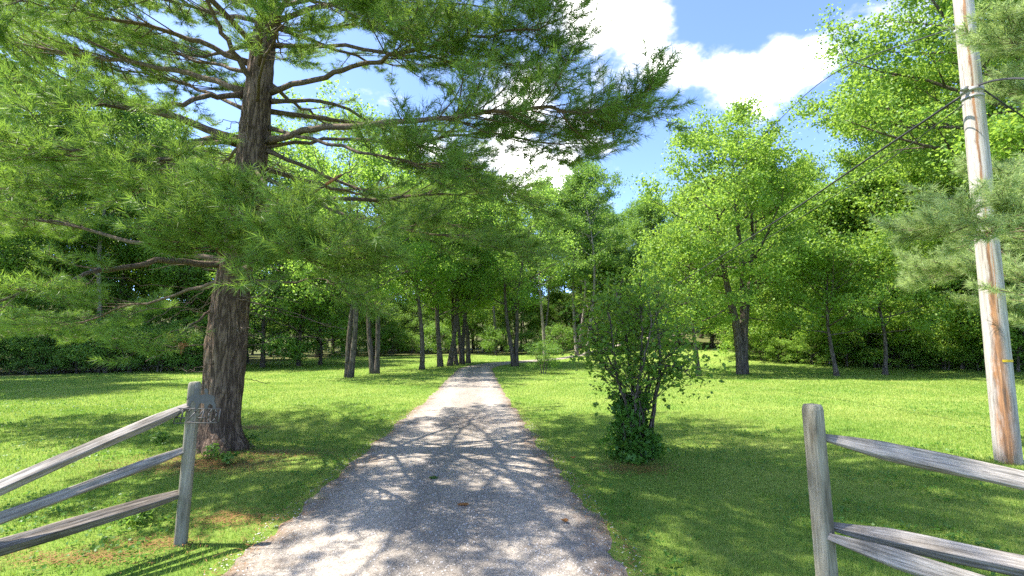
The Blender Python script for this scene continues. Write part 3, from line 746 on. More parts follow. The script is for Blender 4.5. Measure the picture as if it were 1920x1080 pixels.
def scatter_woods():
    rnd = random.Random(77)
    G = [
        # polygon-free rectangles: (xmin, xmax, ymin, ymax, step, kinds, label, group)
        (-46, -10.5, 26.5, 54, 5.6, ('tall_a', 'tall_c', 'tall_a', 'edge', 'tall_b', 'edge'), 'tree in the dark wood behind the left lawn', 'trees of the left wood'),
        (-30, 14, 56, 84, 4.6, ('tall_a', 'edge', 'tall_b', 'edge', 'tall_c'), 'tree in the far wood closing the view beyond the drive', 'trees of the far wood'),
        (15, 74, 28, 84, 5.8, ('tall_b', 'tall_a', 'edge_bright', 'tall_b'), 'tree on the wooded rise behind the right lawn', 'trees of the right wood'),
    ]
    KIND = {'tall_a': 'tall dark green', 'tall_b': 'tall bright green', 'tall_c': 'tall slim pale barked', 'edge': 'low bushy green', 'edge_bright': 'low bushy bright green'}
    for (x0, x1, y0, y1, st, kinds, lab, grp), sc in zip(G, ((.75, 1.0), (.8, 1.02), (.68, .95))):
        y = y0; row = 0
        while y < y1:
            x = x0 + (row % 2) * st * .5
            while x < x1:
                a, b = x + rnd.uniform(-.38, .38) * st, y + rnd.uniform(-.38, .38) * st
                x += st
                if forest_weight(a, b) < .6: continue
                if abs(a) > 1.12 * b + 12: continue
                if a > 10 and b < 60 and forest_weight(a - 2.5, b - 4.0) < .6: continue
                k = rnd.choice(kinds)
                plant_tree(k, a, b, KIND[k] + ' ' + lab, 'woodland_tree', 'tree', grp, scale=rnd.uniform(*sc) * (.85 if k.startswith('edge') else 1), rnd=rnd)
            y += st * .9; row += 1
    # trees beyond the left edge of the view: their crowns show behind the pine and shade the left lawn
    for i, (x, y, k, s) in enumerate([(-21, 10, 'tall_b', .8), (-22.5, 15, 'tall_a', .9), (-25, 20, 'tall_b', .9), (-28, 26, 'tall_a', .9), (-24.5, 30, 'tall_a', .9), (-21, 34, 'tall_b', .85), (-31, 33, 'tall_b', .95), (-27.5, 29.5, 'edge', 1.1), (-21, 30, 'edge', 1.0)]):
        plant_tree(k, x, y, 'leafy tree at the far left edge behind the pine branches', 'leafy_tree', 'tree', 'trees at the left edge of the lawn', scale=s, rnd=rnd)
    # tall trees closing the right edge of the view
    for x, y, k, s, lab in [(23.5, 29, 'tall_b', .92, 'tall bright tree behind the two small lawn trees'), (29, 26.5, 'tall_b', 1.05, 'tall bright tree just left of the pole beyond the lawn'), (33.5, 23, 'tall_a', 1.0, 'tall green tree half hidden by the utility pole'), (37, 27, 'tall_b', 1.12, 'tallest bright tree at the right edge beyond the pole'), (28, 32, 'tall_b', 1.05, 'tall bright tree deeper in the right wood left of the pole'), (30.5, 18.5, 'tall_b', .95, 'bright leafy tree at the right edge of the lawn beside the pole')]:
        plant_tree(k, x, y, lab, 'leafy_tree', 'tree', None, scale=s, rnd=rnd)
    # low-branched trees along the wood edges
    E = [(492, 689, 'edge', 1.0, 'pale leaved low tree with branches to the ground right of the pine trunk'), (560, 686, 'edge', .95, 'low branched bushy tree right of the pine, with a slanting bare limb'),
         (600, 684, 'edge', .8, 'bushy tree behind the twin trunked maple')]
    for px, py, k, s, lab in E:
        p = gnd(px, py); plant_tree(k, p.x, p.y, lab, 'bushy_tree', 'tree', None, scale=s, rnd=rnd)
    ORD = ['first', 'second', 'third', 'fourth', 'fifth', 'sixth', 'seventh', 'eighth', 'ninth', 'tenth', 'eleventh', 'twelfth', 'thirteenth', 'fourteenth', 'fifteenth', 'sixteenth', 'seventeenth', 'eighteenth']
    for i, (px, py, s, k) in enumerate(sorted([(1440, 672, .9, 'edge'), (1470, 668, 1.2, 'edge_bright'), (1505, 678, .9, 'edge_bright'), (1545, 680, 1.2, 'edge_bright'), (1590, 685, .85, 'edge_bright'), (1625, 684, 1.25, 'edge'), (1665, 687, .95, 'edge_bright'), (1710, 690, 1.25, 'edge_bright'), (1755, 692, .95, 'edge_bright'), (1800, 692, 1.2, 'edge'), (1840, 694, 1., 'edge_bright'), (1890, 695, 1.25, 'edge_bright'), (1940, 698, 1., 'edge'), (1335, 655, 1., 'edge'), (1270, 655, 1.1, 'edge_bright'), (1200, 658, 1., 'edge'), (1150, 660, .9, 'edge_bright'), (1990, 700, 1.2, 'edge_bright')])):
        p = gnd(px, py + 2); q = 2.8; plant_tree(k, p.x * (p.y + q) / p.y, p.y + q, 'low leafy tree along the edge of the right wood, %s from the left' % ORD[i], 'bushy_tree', 'tree', 'low trees along the right wood edge', scale=s, rnd=rnd)
    # brush
    for i in range(18):
        px = -30 + i * 25; p = gnd(px, 701 - i * .4 + (i % 2) * 2)
        plant_tree('bush', p.x, p.y, 'leafy bush in the brush line under the left wood, %s from the left edge' % ORD[i], 'bush', 'bush', 'bushes under the left wood', scale=rnd.uniform(.5, 1.25), rnd=rnd)
    for i in range(18):
        px = 1400 + i * 31; p = gnd(px, 673 + 25 * (i / 17) ** .6 - (i % 2) * 2)
        plant_tree('bush_bright', p.x, p.y, 'low bush at the foot of the right wood, %s from the left' % ORD[i], 'bush', 'bush', 'bushes along the right wood', scale=rnd.uniform(.45, 1.3), rnd=rnd)
    for i, (px, py) in enumerate([(700, 668), (735, 667), (770, 666), (820, 667), (930, 666), (990, 664), (1050, 664), (1130, 660), (1160, 660)]):
        p = gnd(px, py)
        plant_tree('bush', p.x, min(p.y, 56), 'bush at the foot of the far wood beyond the drive, %s from the left' % ORD[i], 'bush', 'bush', 'bushes under the far wood', scale=rnd.uniform(.9, 1.4), rnd=rnd)
    p = gnd(1019, 701); plant_tree('bush', p.x, p.y, 'round dark bush on the lawn right of the drive bend', 'bush', 'bush', None, scale=.62, rnd=rnd)


scatter_woods()

# ------------------------------------------------------------------ pines
class Pine:
    def __init__(s, seed, origin):
        s.rnd = random.Random(seed); s.rng = np.random.default_rng(seed)
        s.o = Vector(origin); s.wood = Geo(); s.sh = []          # shoots: (base, dir, length)

    def branch(s, pts, r, start=.35, dens=1.0, sec=.30, droop=0.0, rise=.12, needles=True):
        rnd = s.rnd
        n = max(8, len(pts) * 4)
        P = curve(rel(pts, s.o), n)
        for i in range(2, n):
            P[i] = P[i] + Vector((rnd.gauss(0, .018), rnd.gauss(0, .018), rnd.gauss(0, .018)))
        ln = sum((P[i + 1] - P[i]).length for i in range(n - 1))
        R = [max(.005, r * (1 - .88 * i / (n - 1))) for i in range(n)]
        R[0] *= 1.35
        s.wood.tube(P, R, 7)
        if not needles: return P
        m = int(ln * 7.5 * dens)
        for k in range(m):
            v = start + (1 - start) * (k + rnd.random()) / m
            f = v * (n - 1); j = min(int(f), n - 2); q = P[j].lerp(P[j + 1], f - j)
            d = (P[j + 1] - P[j]).normalized()
            side = d.cross(Vector((0, 0, 1)))
            if side.length < .15: side = Vector((1, 0, 0))
            side.normalize(); sg = 1 if k % 2 else -1
            sd = (d * rnd.uniform(.45, 1.0) + side * sg * rnd.uniform(.35, 1.0) + Vector((0, 0, rnd.uniform(-.22, .35) - droop))).normalized()
            sl = (ln * sec * (1.2 - .85 * v) + .22) * rnd.uniform(.6, 1.15)
            a = q + sd * sl * .5 + Vector((0, 0, -.03 * sl)); e = q + sd * sl + Vector((0, 0, rise * sl * rnd.uniform(0, 1) - droop * sl * .4))
            rr = max(.004, R[j] * .38)
            s.wood.tube([q, a, e], [rr, rr * .7, .003], 4, False)
            td = (e - a).normalized()
            s.sh.append((e, (td + Vector((0, 0, .25))).normalized(), .16))
            t = max(3, int(sl * 11))
            for w in range(t):
                vv = .3 + .7 * (w + rnd.random()) / t
                b = q.lerp(a, vv * 2) if vv < .5 else a.lerp(e, vv * 2 - 1)
                s2 = td.cross(Vector((0, 0, 1))); s2 = s2.normalized() if s2.length > .1 else Vector((1, 0, 0))
                dd = (td * rnd.uniform(.4, 1.) + s2 * (1 if w % 2 else -1) * rnd.uniform(.3, .9) + Vector((0, 0, rnd.uniform(-.1, .55)))).normalized()
                tl = rnd.uniform(.06, .22)
                s.wood.tube([b, b + dd * tl], [.004, .0025], 3, False)
                s.sh.append((b + dd * tl, (dd + Vector((0, 0, .2))).normalized(), .14))
        s.sh.append((P[-1], d, .18))
        return P

    def needles(s, per=44, ln=.105, width=.0042):
        rng = s.rng
        B = np.array([tuple(a[0]) for a in s.sh]); D = np.array([tuple(a[1]) for a in s.sh]); SL = np.array([a[2] for a in s.sh]); n = len(B)
        c = np.repeat(np.arange(n), rng.poisson(per * rng.uniform(.6, 1.3, n))); k = len(c)
        d = D[c]; t = rng.uniform(-1, .15, k)
        base = B[c] + d * (SL[c] * t)[:, None]
        r = rng.normal(0, 1, (k, 3)); r -= (r * d).sum(1)[:, None] * d; r /= np.linalg.norm(r, axis=1)[:, None]
        ang = np.where(t > 0, rng.uniform(.1, .9, k), rng.uniform(.5, 1.15, k))
        nd = d * np.cos(ang)[:, None] + r * np.sin(ang)[:, None]; nd[:, 2] -= .12
        w = np.cross(nd, rng.normal(0, 1, (k, 3))); w /= np.linalg.norm(w, axis=1)[:, None]
        L = (ln * rng.uniform(.7, 1.2, k))[:, None]
        g = Geo(); wv = w * width * .5 * rng.uniform(.7, 1.3, (k, 1))
        g.add(np.stack([base - wv, base + wv, base + nd * L], 1).reshape(-1, 3), np.arange(3 * k).reshape(-1, 3))
        print('pine shoots', n, 'needles', k)
        return g


def build_left_pine():
    YB = gnd(408, 852).y + .28
    prof = [(408, 868, 90), (408, 850, 84), (411, 800, 74), (418, 720, 76), (424, 650, 78), (431, 590, 74), (437, 530, 68), (452, 430, 62), (466, 340, 60), (476, 270, 62), (482, 200, 57), (489, 130, 52), (497, 60, 45), (508, -10, 36), (520, -120, 34)]
    C = [at(x, y, YB) for x, y, w in prof]; R = [w * .5 * YB / FOC * .86 for x, y, w in prof]
    top = C[-1]
    for i in range(1, 8):
        C.append(top + Vector((.05 * i, 0, (14.5 - top.z) * i / 7))); R.append(R[14] * (1 - i / 7.3))
    base = Vector((C[0].x, C[0].y, T(C[0].x, C[0].y)))
    C[0] = Vector((C[0].x, C[0].y, base.z - .25))
    o = thing('pine_tree', 'large pine with thick brown trunk beside the drive and spreading needle branches', 'tree', base)
    pn = Pine(4, base)
    # trunk as a dense tube with bark plates, whorl knots and root flare in the mesh
    nr, ns = 420, 72
    P = curve(rel(C, base), nr); Rr = np.interp(np.linspace(0, 1, nr), np.linspace(0, 1, len(R)), R)
    g = Geo(); V = np.zeros((nr, ns, 3))
    knots = [(at(388, 620, YB) - base, .05), (at(420, 735, YB - .25) - base, .05), (at(468, 640, YB) - base, .045), (at(450, 760, YB - .2) - base, .04), (at(445, 262, YB) - base, .05), (at(505, 262, YB) - base, .05), (at(460, 175, YB) - base, .05), (at(425, 640, YB - .28) - base, .04)]
    for i in range(nr):
        z = P[i].z
        for j in range(ns):
            a = j / ns * 2 * math.pi; r = Rr[i]
            if z < 14:
                u = Vector((math.cos(a) * 2.6, math.sin(a) * 2.6, z * .9))
                w_ = mnoise.noise(u * 1.2) * .5
                rg = abs(mnoise.noise(Vector((math.cos(a) * 5.5 * max(.5, r / .25) + w_, math.sin(a) * 5.5 * max(.5, r / .25), z * 1.5 + w_ * .8))))
                rg2 = abs(mnoise.noise(Vector((math.cos(a) * 11 + w_, math.sin(a) * 11, z * 5))))
                crack = min(1, rg * 4.0) * .75 + min(1, rg2 * 4) * .35
                r += .022 * (crack - .6) * min(1, r / .15) + .016 * mnoise.fractal(u * 1.8, 1, 2, 4)
            fl = max(0, .42 - z) / .42
            r *= 1 + fl * fl * (.42 + .34 * math.sin(a * 5 + .7 + mnoise.noise((a, 1, 2))))
            V[i, j] = (P[i].x + math.cos(a) * r, P[i].y + math.sin(a) * r, z)
            for kp, kr in knots:
                d2 = (V[i, j, 0] - kp.x) ** 2 + (V[i, j, 1] - kp.y) ** 2 + (z - kp.z) ** 2
                if d2 < .03: 
                    e = kr * math.exp(-d2 / .006); V[i, j, 0] += math.cos(a) * e; V[i, j, 1] += math.sin(a) * e
    i = np.arange(nr - 1)[:, None] * ns; j = np.arange(ns)[None, :]; k = (j + 1) % ns
    g.add(V.reshape(-1, 3), None, np.stack([i + j, i + k, i + ns + k, i + ns + j], -1).reshape(-1, 4))
    g.build('trunk', M_PINEBARK, o, True)
    A = lambda L, k=0: [at(x, y, YB + dy) for x, y, dy in L]
    br = pn.branch
    # limbs seen left of the trunk
    br(A([(447, 264, 0), (300, 212, -.4), (130, 176, -.8), (0, 145, -1.2), (-140, 130, -1.5)]), .062, .35, 1.0)
    br(A([(457, 172, 0), (330, 132, .4), (180, 108, .8), (30, 82, 1.2), (-120, 60, 1.5)]), .05, .35, 1.0)
    br(A([(455, 178, 0), (380, 182, -.5), (300, 203, -1.0), (190, 200, -1.6), (80, 190, -2.1)]), .045, .5, 1.1)
    br(A([(428, 498, 0), (300, 490, -.8), (200, 507, -1.3), (60, 545, -1.9), (-70, 590, -2.3)]), .05, .45, .9)
    br(A([(430, 490, 0), (250, 455, .6), (120, 420, 1.0), (0, 408, 1.4), (-120, 400, 1.7)]), .04, .4, 1.0)
    br(A([(478, 160, 0), (430, 80, -.5), (385, 0, -.9), (330, -90, -1.3)]), .05, .5, 1.0)
    br(A([(442, 268, 0), (380, 262, -.6), (320, 300, -1.2), (230, 300, -1.8), (120, 280, -2.3), (20, 270, -2.6)]), .05, .35, 1.25)
    br(A([(445, 262, 0), (370, 275, -.9), (330, 330, -1.6), (300, 350, -2.2)]), .04, .3, 1.3)
    br(A([(440, 400, 0), (340, 370, -.6), (220, 350, -1.1), (90, 350, -1.5), (-40, 360, -1.8)]), .04, .3, 1.2)
    br(A([(447, 330, 0), (330, 320, .5), (180, 300, 1.0), (40, 270, 1.5)]), .035, .35, 1.0)
    br(A([(420, 560, .1), (360, 610, -.5), (300, 640, -1.0), (270, 655, -1.3)]), .018, .5, .8, .3)
    br(A([(470, 120, 0), (360, 75, -.3), (230, 40, -.6), (80, 10, -.9), (-60, -10, -1.2)]), .045, .3, 1.1)
    br(A([(490, 40, 0), (380, 20, .5), (240, -20, .9), (90, -50, 1.3)]), .04, .3, 1.1)
    br(A([(500, 20, 0), (400, -30, -.6), (260, -40, -1.2), (120, -30, -1.6), (0, 20, -1.9)]), .04, .25, 1.3)
    br(A([(480, 140, 0), (370, 110, .8), (230, 70, 1.6), (90, 40, 2.2)]), .035, .25, 1.2)
    br(A([(470, 210, 0), (350, 160, 1.2), (220, 130, 2.2), (100, 120, 3.0)]), .035, .25, 1.2)
    br(A([(510, 0, 0), (470, -40, .8), (400, -20, 1.6), (330, 10, 2.2)]), .03, .25, 1.2)
    br(A([(515, 20, 0), (580, 0, -.8), (660, 20, -1.5), (740, 40, -2.0)]), .03, .3, 1.4)
    br(A([(430, 520, 0), (300, 560, .8), (160, 600, 1.5), (40, 620, 2.0)]), .03, .4, 1.0)
    # right side
    br(A([(500, 266, 0), (600, 240, -.7), (720, 232, -1.1), (830, 222, -1.5), (1000, 205, -1.9), (1110, 208, -2.05), (1205, 198, -2.15)]), .05, .48, 1.5, .17)
    br(A([(508, 172, 0), (600, 145, -.5), (690, 118, -.9), (820, 85, -1.4), (960, 60, -1.8), (1040, 45, -2.0)]), .045, .45, 1.3, .24)
    br(A([(500, 282, 0), (600, 325, .3), (720, 375, .6), (860, 425, .9), (1010, 462, 1.2)]), .035, .35, 1.1, .24, .12)
    br(A([(508, 190, 0), (620, 195, .5), (760, 262, .9), (900, 330, 1.2), (1030, 400, 1.5)]), .035, .4, 1.2, .24, .12)
    br(A([(515, 85, 0), (640, 88, -.4), (800, 108, -.8), (930, 120, -1.2), (1060, 135, -1.5)]), .035, .35, 1.3, .22)
    br(A([(528, 10, 0), (640, -10, -.4), (800, 5, -.9), (1000, 20, -1.3)]), .035, .3, 1.4, .26)
    br(A([(500, 275, 0), (620, 260, -.2), (760, 270, -.5), (900, 250, -.8), (1040, 270, -1.0), (1120, 265, -1.1)]), .03, .4, 1.3, .22)
    br(A([(505, 240, 0), (640, 275, -1.0), (760, 300, -1.6), (850, 320, -1.9)]), .03, .45, 1.2, .24)
    br(A([(490, 330, 0), (620, 390, -.2), (760, 430, -.3), (900, 450, -.4), (990, 470, -.5)]), .03, .35, .9, .2, .05)
    br(A([(480, 470, 0), (600, 450, -.5), (700, 440, -.9), (800, 415, -1.2)]), .022, .4, .7, .2, .0)
    br(A([(470, 525, 0), (540, 530, -.4), (610, 525, -.7), (680, 555, -.9)]), .02, .6, 1.0, .3, .15)
    br(A([(510, 30, 0), (560, 60, .8), (700, 40, 1.5), (860, 60, 2.0)]), .035, .35, 1.1)
    # toward the viewer: the bright clump low in front of the trunk
    br(A([(452, 515, 0), (470, 490, -1.2), (500, 455, -1.9), (560, 470, -2.3), (620, 470, -2.6)]), .04, .35, 1.5, .24)
    br(A([(446, 420, 0), (440, 400, -1.2), (470, 395, -1.9), (500, 385, -2.3)]), .03, .4, 1.6, .3)
    br(A([(450, 500, 0), (420, 480, -1.1), (400, 460, -1.8), (360, 430, -2.3)]), .03, .35, 1.5, .3)
    br(A([(480, 200, 0), (500, 100, -1.2), (540, 20, -2.0)]), .03, .4, 1.3, .3)
    br(A([(470, 300, 0), (540, 430, -1.5), (600, 470, -2.2), (640, 455, -2.7)]), .028, .5, 1.1, .22)
    # away from the viewer and in the top of the tree, mostly above the frame
    rnd = random.Random(8)
    for k in range(60):
        u = k / 59; z = 3.6 + 10.4 * u; f = 0
        c = min(P, key=lambda q: abs(q.z - z)) + base
        az = k * 2.399 + .4; ln = (5.6 - 4.4 * max(0, u - .15) / .85) * rnd.uniform(.75, 1.1)
        if z < 6.3 and not (.35 < (az % 6.283) < 2.8): continue
        d = Vector((math.cos(az), math.sin(az), .12 + .5 * u))
        br([c, c + d * ln * .35, c + d * ln * .7 + Vector((0, 0, .1)), c + d * ln + Vector((0, 0, .35))], .045 * (1 - .6 * u), .35, .6)
    for az, z, ln in [(-1.1, 5.6, 5.2), (-.75, 6.2, 5.6), (-1.45, 6.6, 5.4), (-.45, 6.9, 5.8), (-1.75, 5.9, 5.0), (-1.2, 7.4, 5.4), (-.9, 8.0, 5.2), (-.3, 7.8, 5.6), (-.6, 8.8, 5.0), (-1.5, 8.4, 4.8), (-.15, 6.4, 5.4)]:  # limbs added toward the viewer, above the frame, to shade the foreground
        c = min(P, key=lambda q: abs(q.z - z)) + base
        d = Vector((math.cos(az), math.sin(az), .2))
        br([c, c + d * ln * .35, c + d * ln * .7, c + d * ln + Vector((0, 0, .1))], .045, .35, .7)
    # bare broken limb with its orange cut
    s = br(A([(556, 378, -.2), (610, 346, -.5), (668, 311, -.8)]), .028, needles=False)
    br(A([(480, 400, 0), (520, 392, -.1), (556, 378, -.2)]), .026, needles=False)
    dead = random.Random(2)
    for k in range(70):      # thin dead twigs around the stem
        q = P[int(nr * dead.uniform(.16, .45))] + base; a = dead.uniform(0, 6.28); l_ = dead.uniform(.4, 1.6)
        d = Vector((math.cos(a), math.sin(a), dead.uniform(-.35, .3)))
        pn.branch([q, q + d * l_ * .5 + Vector((0, 0, dead.uniform(-.1, .1))), q + d * l_ + Vector((0, 0, dead.uniform(-.25, .1)))], .008, needles=False)
    limbs = pn.wood.build('limbs', M_PINELIMB, o, True)
    g = Geo(); a, b = at(612, 345, YB - .5) - base, at(640, 328, YB - .64) - base
    g.tube([a, a.lerp(b, .5), b], [.021, .023, .019], 8)
    tag(g.build('broken_limb_scar', M_CUT, limbs, True), 'raw orange wood on the broken limb')
    nd = pn.needles(44, .115, .006).build('needles', M_NEEDLE, o); tag(nd, None, None, None, 'stuff')
    g = Geo(); rng = np.random.default_rng(3)
    for px, py, dy in [(320, 634, -.9), (343, 648, -1.0), (489, 490, -1.6), (1010, 120, -1.6)]:
        c = V3(at(px, py, YB + dy) - base); k = 60
        b = c + rng.normal(0, .025, (k, 3)); d = rng.normal(0, 1, (k, 3)); d[:, 2] -= .8; d /= np.linalg.norm(d, axis=1)[:, None]
        w_ = np.cross(d, rng.normal(0, 1, (k, 3))) * .003
        g.add(np.stack([b - w_, b + w_, b + d * .09], 1).reshape(-1, 3), np.arange(3 * k).reshape(-1, 3))
    tag(g.build('dead_needles', M_DEADN, o), 'rusty brown dead needle tufts', None, None, 'stuff')


build_left_pine()


def build_right_pine():
    base = Vector((9.2, 4.9, T(9.2, 4.9)))
    o = thing('pine_tree', 'pale needled pine reaching in from the right edge across the utility pole', 'tree', base)
    g = Geo(); C = [Vector((0, 0, -.2)), Vector((.02, 0, .6)), Vector((.05, .05, 4)), Vector((.0, .1, 8)), Vector((.1, .1, 12))]
    g.tube(curve(C, 40), np.interp(np.linspace(0, 1, 40), [0, .05, .35, .7, 1], [.34, .25, .2, .12, .02]), 20); g.build('trunk', M_PINEBARK, o, True)
    pn = Pine(21, base); br = pn.branch
    tk = lambda z: base + Vector((.03, .05, z))
    br([tk(2.9), at(2150, 470, 4.9), at(1930, 425, 5.2), at(1830, 418, 5.25), at(1745, 425, 5.3)], .05, .3, 1.4, .16)
    br([tk(3.3), at(2150, 330, 5.3), at(1960, 330, 6.2), at(1900, 320, 6.6)], .04, .3, 1.2, .24)
    br([tk(2.5), at(2150, 560, 5.6), at(1960, 520, 6.6), at(1830, 500, 7.2), at(1740, 520, 7.6)], .04, .3, 1.4, .24)
    br([tk(2.1), at(2150, 620, 5.8), at(1980, 590, 6.8), at(1880, 570, 7.4)], .035, .3, 1.2, .24)
    br([tk(4.6), at(2150, 120, 5.0), at(1960, 90, 5.4), at(1880, 70, 5.6)], .04, .3, 1.3, .2)
    br([tk(4.0), at(2150, 230, 5.6), at(1960, 180, 6.4), at(1900, 170, 6.6)], .035, .3, 1., .2)
    rnd = random.Random(5)
    for k in range(26):
        z = 2.4 + 9 * k / 25; az = k * 2.399; ln = (4.2 - .3 * z) * rnd.uniform(.8, 1.1)
        if ln < .6: ln = .6
        d = Vector((math.cos(az), math.sin(az), .15 + .03 * z))
        if d.x < -.1 and z < 10: continue
        br([tk(z), tk(z) + d * ln * .5, tk(z) + d * ln + Vector((0, 0, .2))], .035, .35, .7)
    pn.wood.build('limbs', M_PINELIMB, o, True)
    tag(pn.needles(46, .12, .0068).build('needles', M_NEEDLE2, o), None, None, None, 'stuff')


build_right_pine()

# ------------------------------------------------------------------ ivy covered shrub by the drive
def build_shrub():
    b = gnd(1195, 862); rnd = random.Random(6); rng = np.random.default_rng(6)
    o = thing('shrub', 'many stemmed shrub on the lawn right of the drive with ivy round its foot', 'shrub', b)
    Y = b.y; W = Geo(); tips = []
    stems = [([(1180, 862, 0), (1172, 770, 0), (1166, 725, 0), (1125, 690, -.15), (1105, 650, -.2), (1095, 610, -.2)], .020),
             ([(1190, 862, .05), (1185, 770, .1), (1178, 700, .1), (1172, 640, .1), (1160, 590, .15), (1150, 545, .2)], .026),
             ([(1200, 862, .05), (1196, 770, 0), (1205, 700, -.1), (1205, 640, -.15), (1205, 580, -.2), (1200, 530, -.2)], .022),
             ([(1215, 850, .05), (1230, 770, .05), (1240, 700, 0), (1245, 660, .05), (1235, 610, .1), (1240, 560, .15)], .030),
             ([(1205, 855, .15), (1215, 760, .2), (1235, 700, .3), (1270, 660, .4), (1300, 640, .5)], .018),
             ([(1185, 855, .1), (1175, 760, .2), (1140, 690, .35), (1110, 620, .5), (1085, 570, .6)], .018),
             ([(1195, 860, -.05), (1190, 770, -.2), (1200, 710, -.4), (1220, 640, -.55), (1230, 590, -.6)], .018),
             ([(1195, 860, .1), (1205, 770, .3), (1225, 690, .5), (1255, 610, .7), (1270, 560, .8)], .018),
             ([(1190, 860, -.05), (1175, 780, -.15), (1150, 700, -.3), (1140, 630, -.45), (1130, 580, -.5)], .016),
             ([(1215, 840, 0), (1235, 740, -.1), (1255, 690, -.25), (1285, 690, -.35), (1310, 705, -.4)], .013)]
    for pts, r in stems:
        P = curve([at(1195 + (x - 1195) * .86, y, Y + dy * .85) - b for x, y, dy in pts], 16)
        P = [q + Vector((rnd.gauss(0, .012), rnd.gauss(0, .012), 0)) for q in P]
        W.tube(P, [r * (1 - .75 * i / 15) + .003 for i in range(16)], 7)
        for k in range(14):
            v = rnd.uniform(.34, 1); f = v * 15; j = min(int(f), 14); q = P[j].lerp(P[j + 1], f - j)
            d = ((P[j + 1] - P[j]).normalized() * .5 + Vector((rnd.gauss(0, .7), rnd.gauss(0, .7), rnd.gauss(.15, .4)))).normalized()
            l_ = rnd.uniform(.18, .5); e = q + d * l_ + Vector((0, 0, rnd.uniform(-.06, .04)))
            W.tube([q, q.lerp(e, .5) + Vector((0, 0, .02)), e], [.006, .004, .002], 4, False)
            tips.append(e); tips.append(q.lerp(e, .6))
            for m in range(3):
                e2 = q.lerp(e, rnd.uniform(.4, 1)) + Vector((rnd.gauss(0, .16), rnd.gauss(0, .16), rnd.gauss(.03, .11)))
                W.tube([q.lerp(e, .5), e2], [.003, .0015], 3, False); tips.append(e2)
    for k in range(26):
        a = rnd.uniform(0, 6.28); r = rnd.uniform(.02, .2)
        W.tube([Vector((r * math.cos(a), r * math.sin(a), -.05)), Vector((r * 1.1 * math.cos(a) + rnd.gauss(0, .04), r * 1.1 * math.sin(a), .6)), Vector((rnd.gauss(0, .25), rnd.gauss(0, .2), rnd.uniform(.9, 1.25)))], [.012, .009, .004], 5)
    W.build('stems', M_BARK, o, True)
    tp = np.array([tuple(t) for t in tips]); c = np.repeat(np.arange(len(tp)), rng.poisson(7, len(tp)))
    g = Geo(); g.leaves(tp[c] + rng.normal(0, 1, (len(c), 3)) * np.array([.09, .09, .07]), .066, rng, 1.0, .7)
    g.build('leaves', M_SHRUB, o)
    g = Geo(); k = 2600
    a = rng.uniform(0, 2 * math.pi, k); z = rng.uniform(0, 1, k) ** 1.25
    rr = (.26 - .11 * z + .05 * np.sin(a * 3) + .06 * np.sin(z * 9 + a * 2)) * rng.uniform(.6, 1.22, k) * (1 + .25 * np.sin(a * 5 + z * 14) * np.sin(z * 11 + a))
    pos = np.stack([np.cos(a) * rr, np.sin(a) * rr * .9, .03 + z * .82], 1)
    pos[:, 0] += .03 * np.sin(z * 7) - .03
    i0 = g.n; g.leaves(pos, .07, rng, .45, .7, .85)
    g.build('ivy', M_IVY, o)


build_shrub()

# ------------------------------------------------------------------ fences
def frame_x(p0, p1):
    x = (p1 - p0).normalized(); up = Vector((0, 0, 1))
    y = up.cross(x)
    if y.length < .05: y = Vector((0, 1, 0))
    y.normalize(); z = x.cross(y)
    M = Matrix((x, y, z)).transposed().to_4x4(); M.translation = p0
    return M


def beam(name, p0, p1, prof, taper, mat, parent, seed, bend=.01, n=64, rough=.011):
    """hewn timber along local X: cross-section polygon prof (y, z), tapered ends, uneven faces"""
    p0, p1 = Vector(p0), Vector(p1); ln = (p1 - p0).length
    prof = np.asarray(prof, float); sub = []
    for i in range(len(prof)):
        for k in range(9): sub.append(prof[i] + (prof[(i + 1) % len(prof)] - prof[i]) * k / 9)
    sub = np.array(sub); m = len(sub); v = []
    for i in range(n):
        t = i / (n - 1)
        s = 1.0
        if taper: s = min(1, taper + (1 - taper) * min(t, 1 - t) / .12)
        cy, cz = bend * math.sin(t * math.pi * 1.3 + seed), bend * math.sin(t * math.pi * 1.7 + seed * 2.1)
        for y, z in sub:
            k = 1 + rough * 14 * mnoise.noise((t * ln * 2.2, y * 25 + seed * 7, z * 25)) + rough * 8 * mnoise.noise((t * ln * 1.1, y * 60 + seed * 3, z * 60))
            k -= .16 * max(0, .5 - abs(mnoise.noise((t * ln * .9 + seed, y * 75 + seed * 5, z * 75))) * 3.2)
            v.append((t * ln, cy + y * s ** .5 * k, cz + z * s * k))
    g = Geo(); i = np.arange(n - 1)[:, None] * m; j = np.arange(m)[None, :]; k = (j + 1) % m
    g.add(v, None, np.stack([i + j, i + k, i + m + k, i + m + j], -1).reshape(-1, 4))
    c0 = np.mean(v[:m], 0); c1 = np.mean(v[-m:], 0)
    v2 = np.vstack([v[:m], [c0], v[-m:], [c1]]); j = np.arange(m); k = (j + 1) % m
    g.add(v2, np.vstack([np.stack([k, j, np.full(m, m)], 1), np.stack([j + m + 1, k + m + 1, np.full(m, 2 * m + 1)], 1)]))
    o = g.build(name, mat, parent)
    M = frame_x(p0, p1)
    o.matrix_local = Matrix.Translation(-parent.location) @ M
    return o


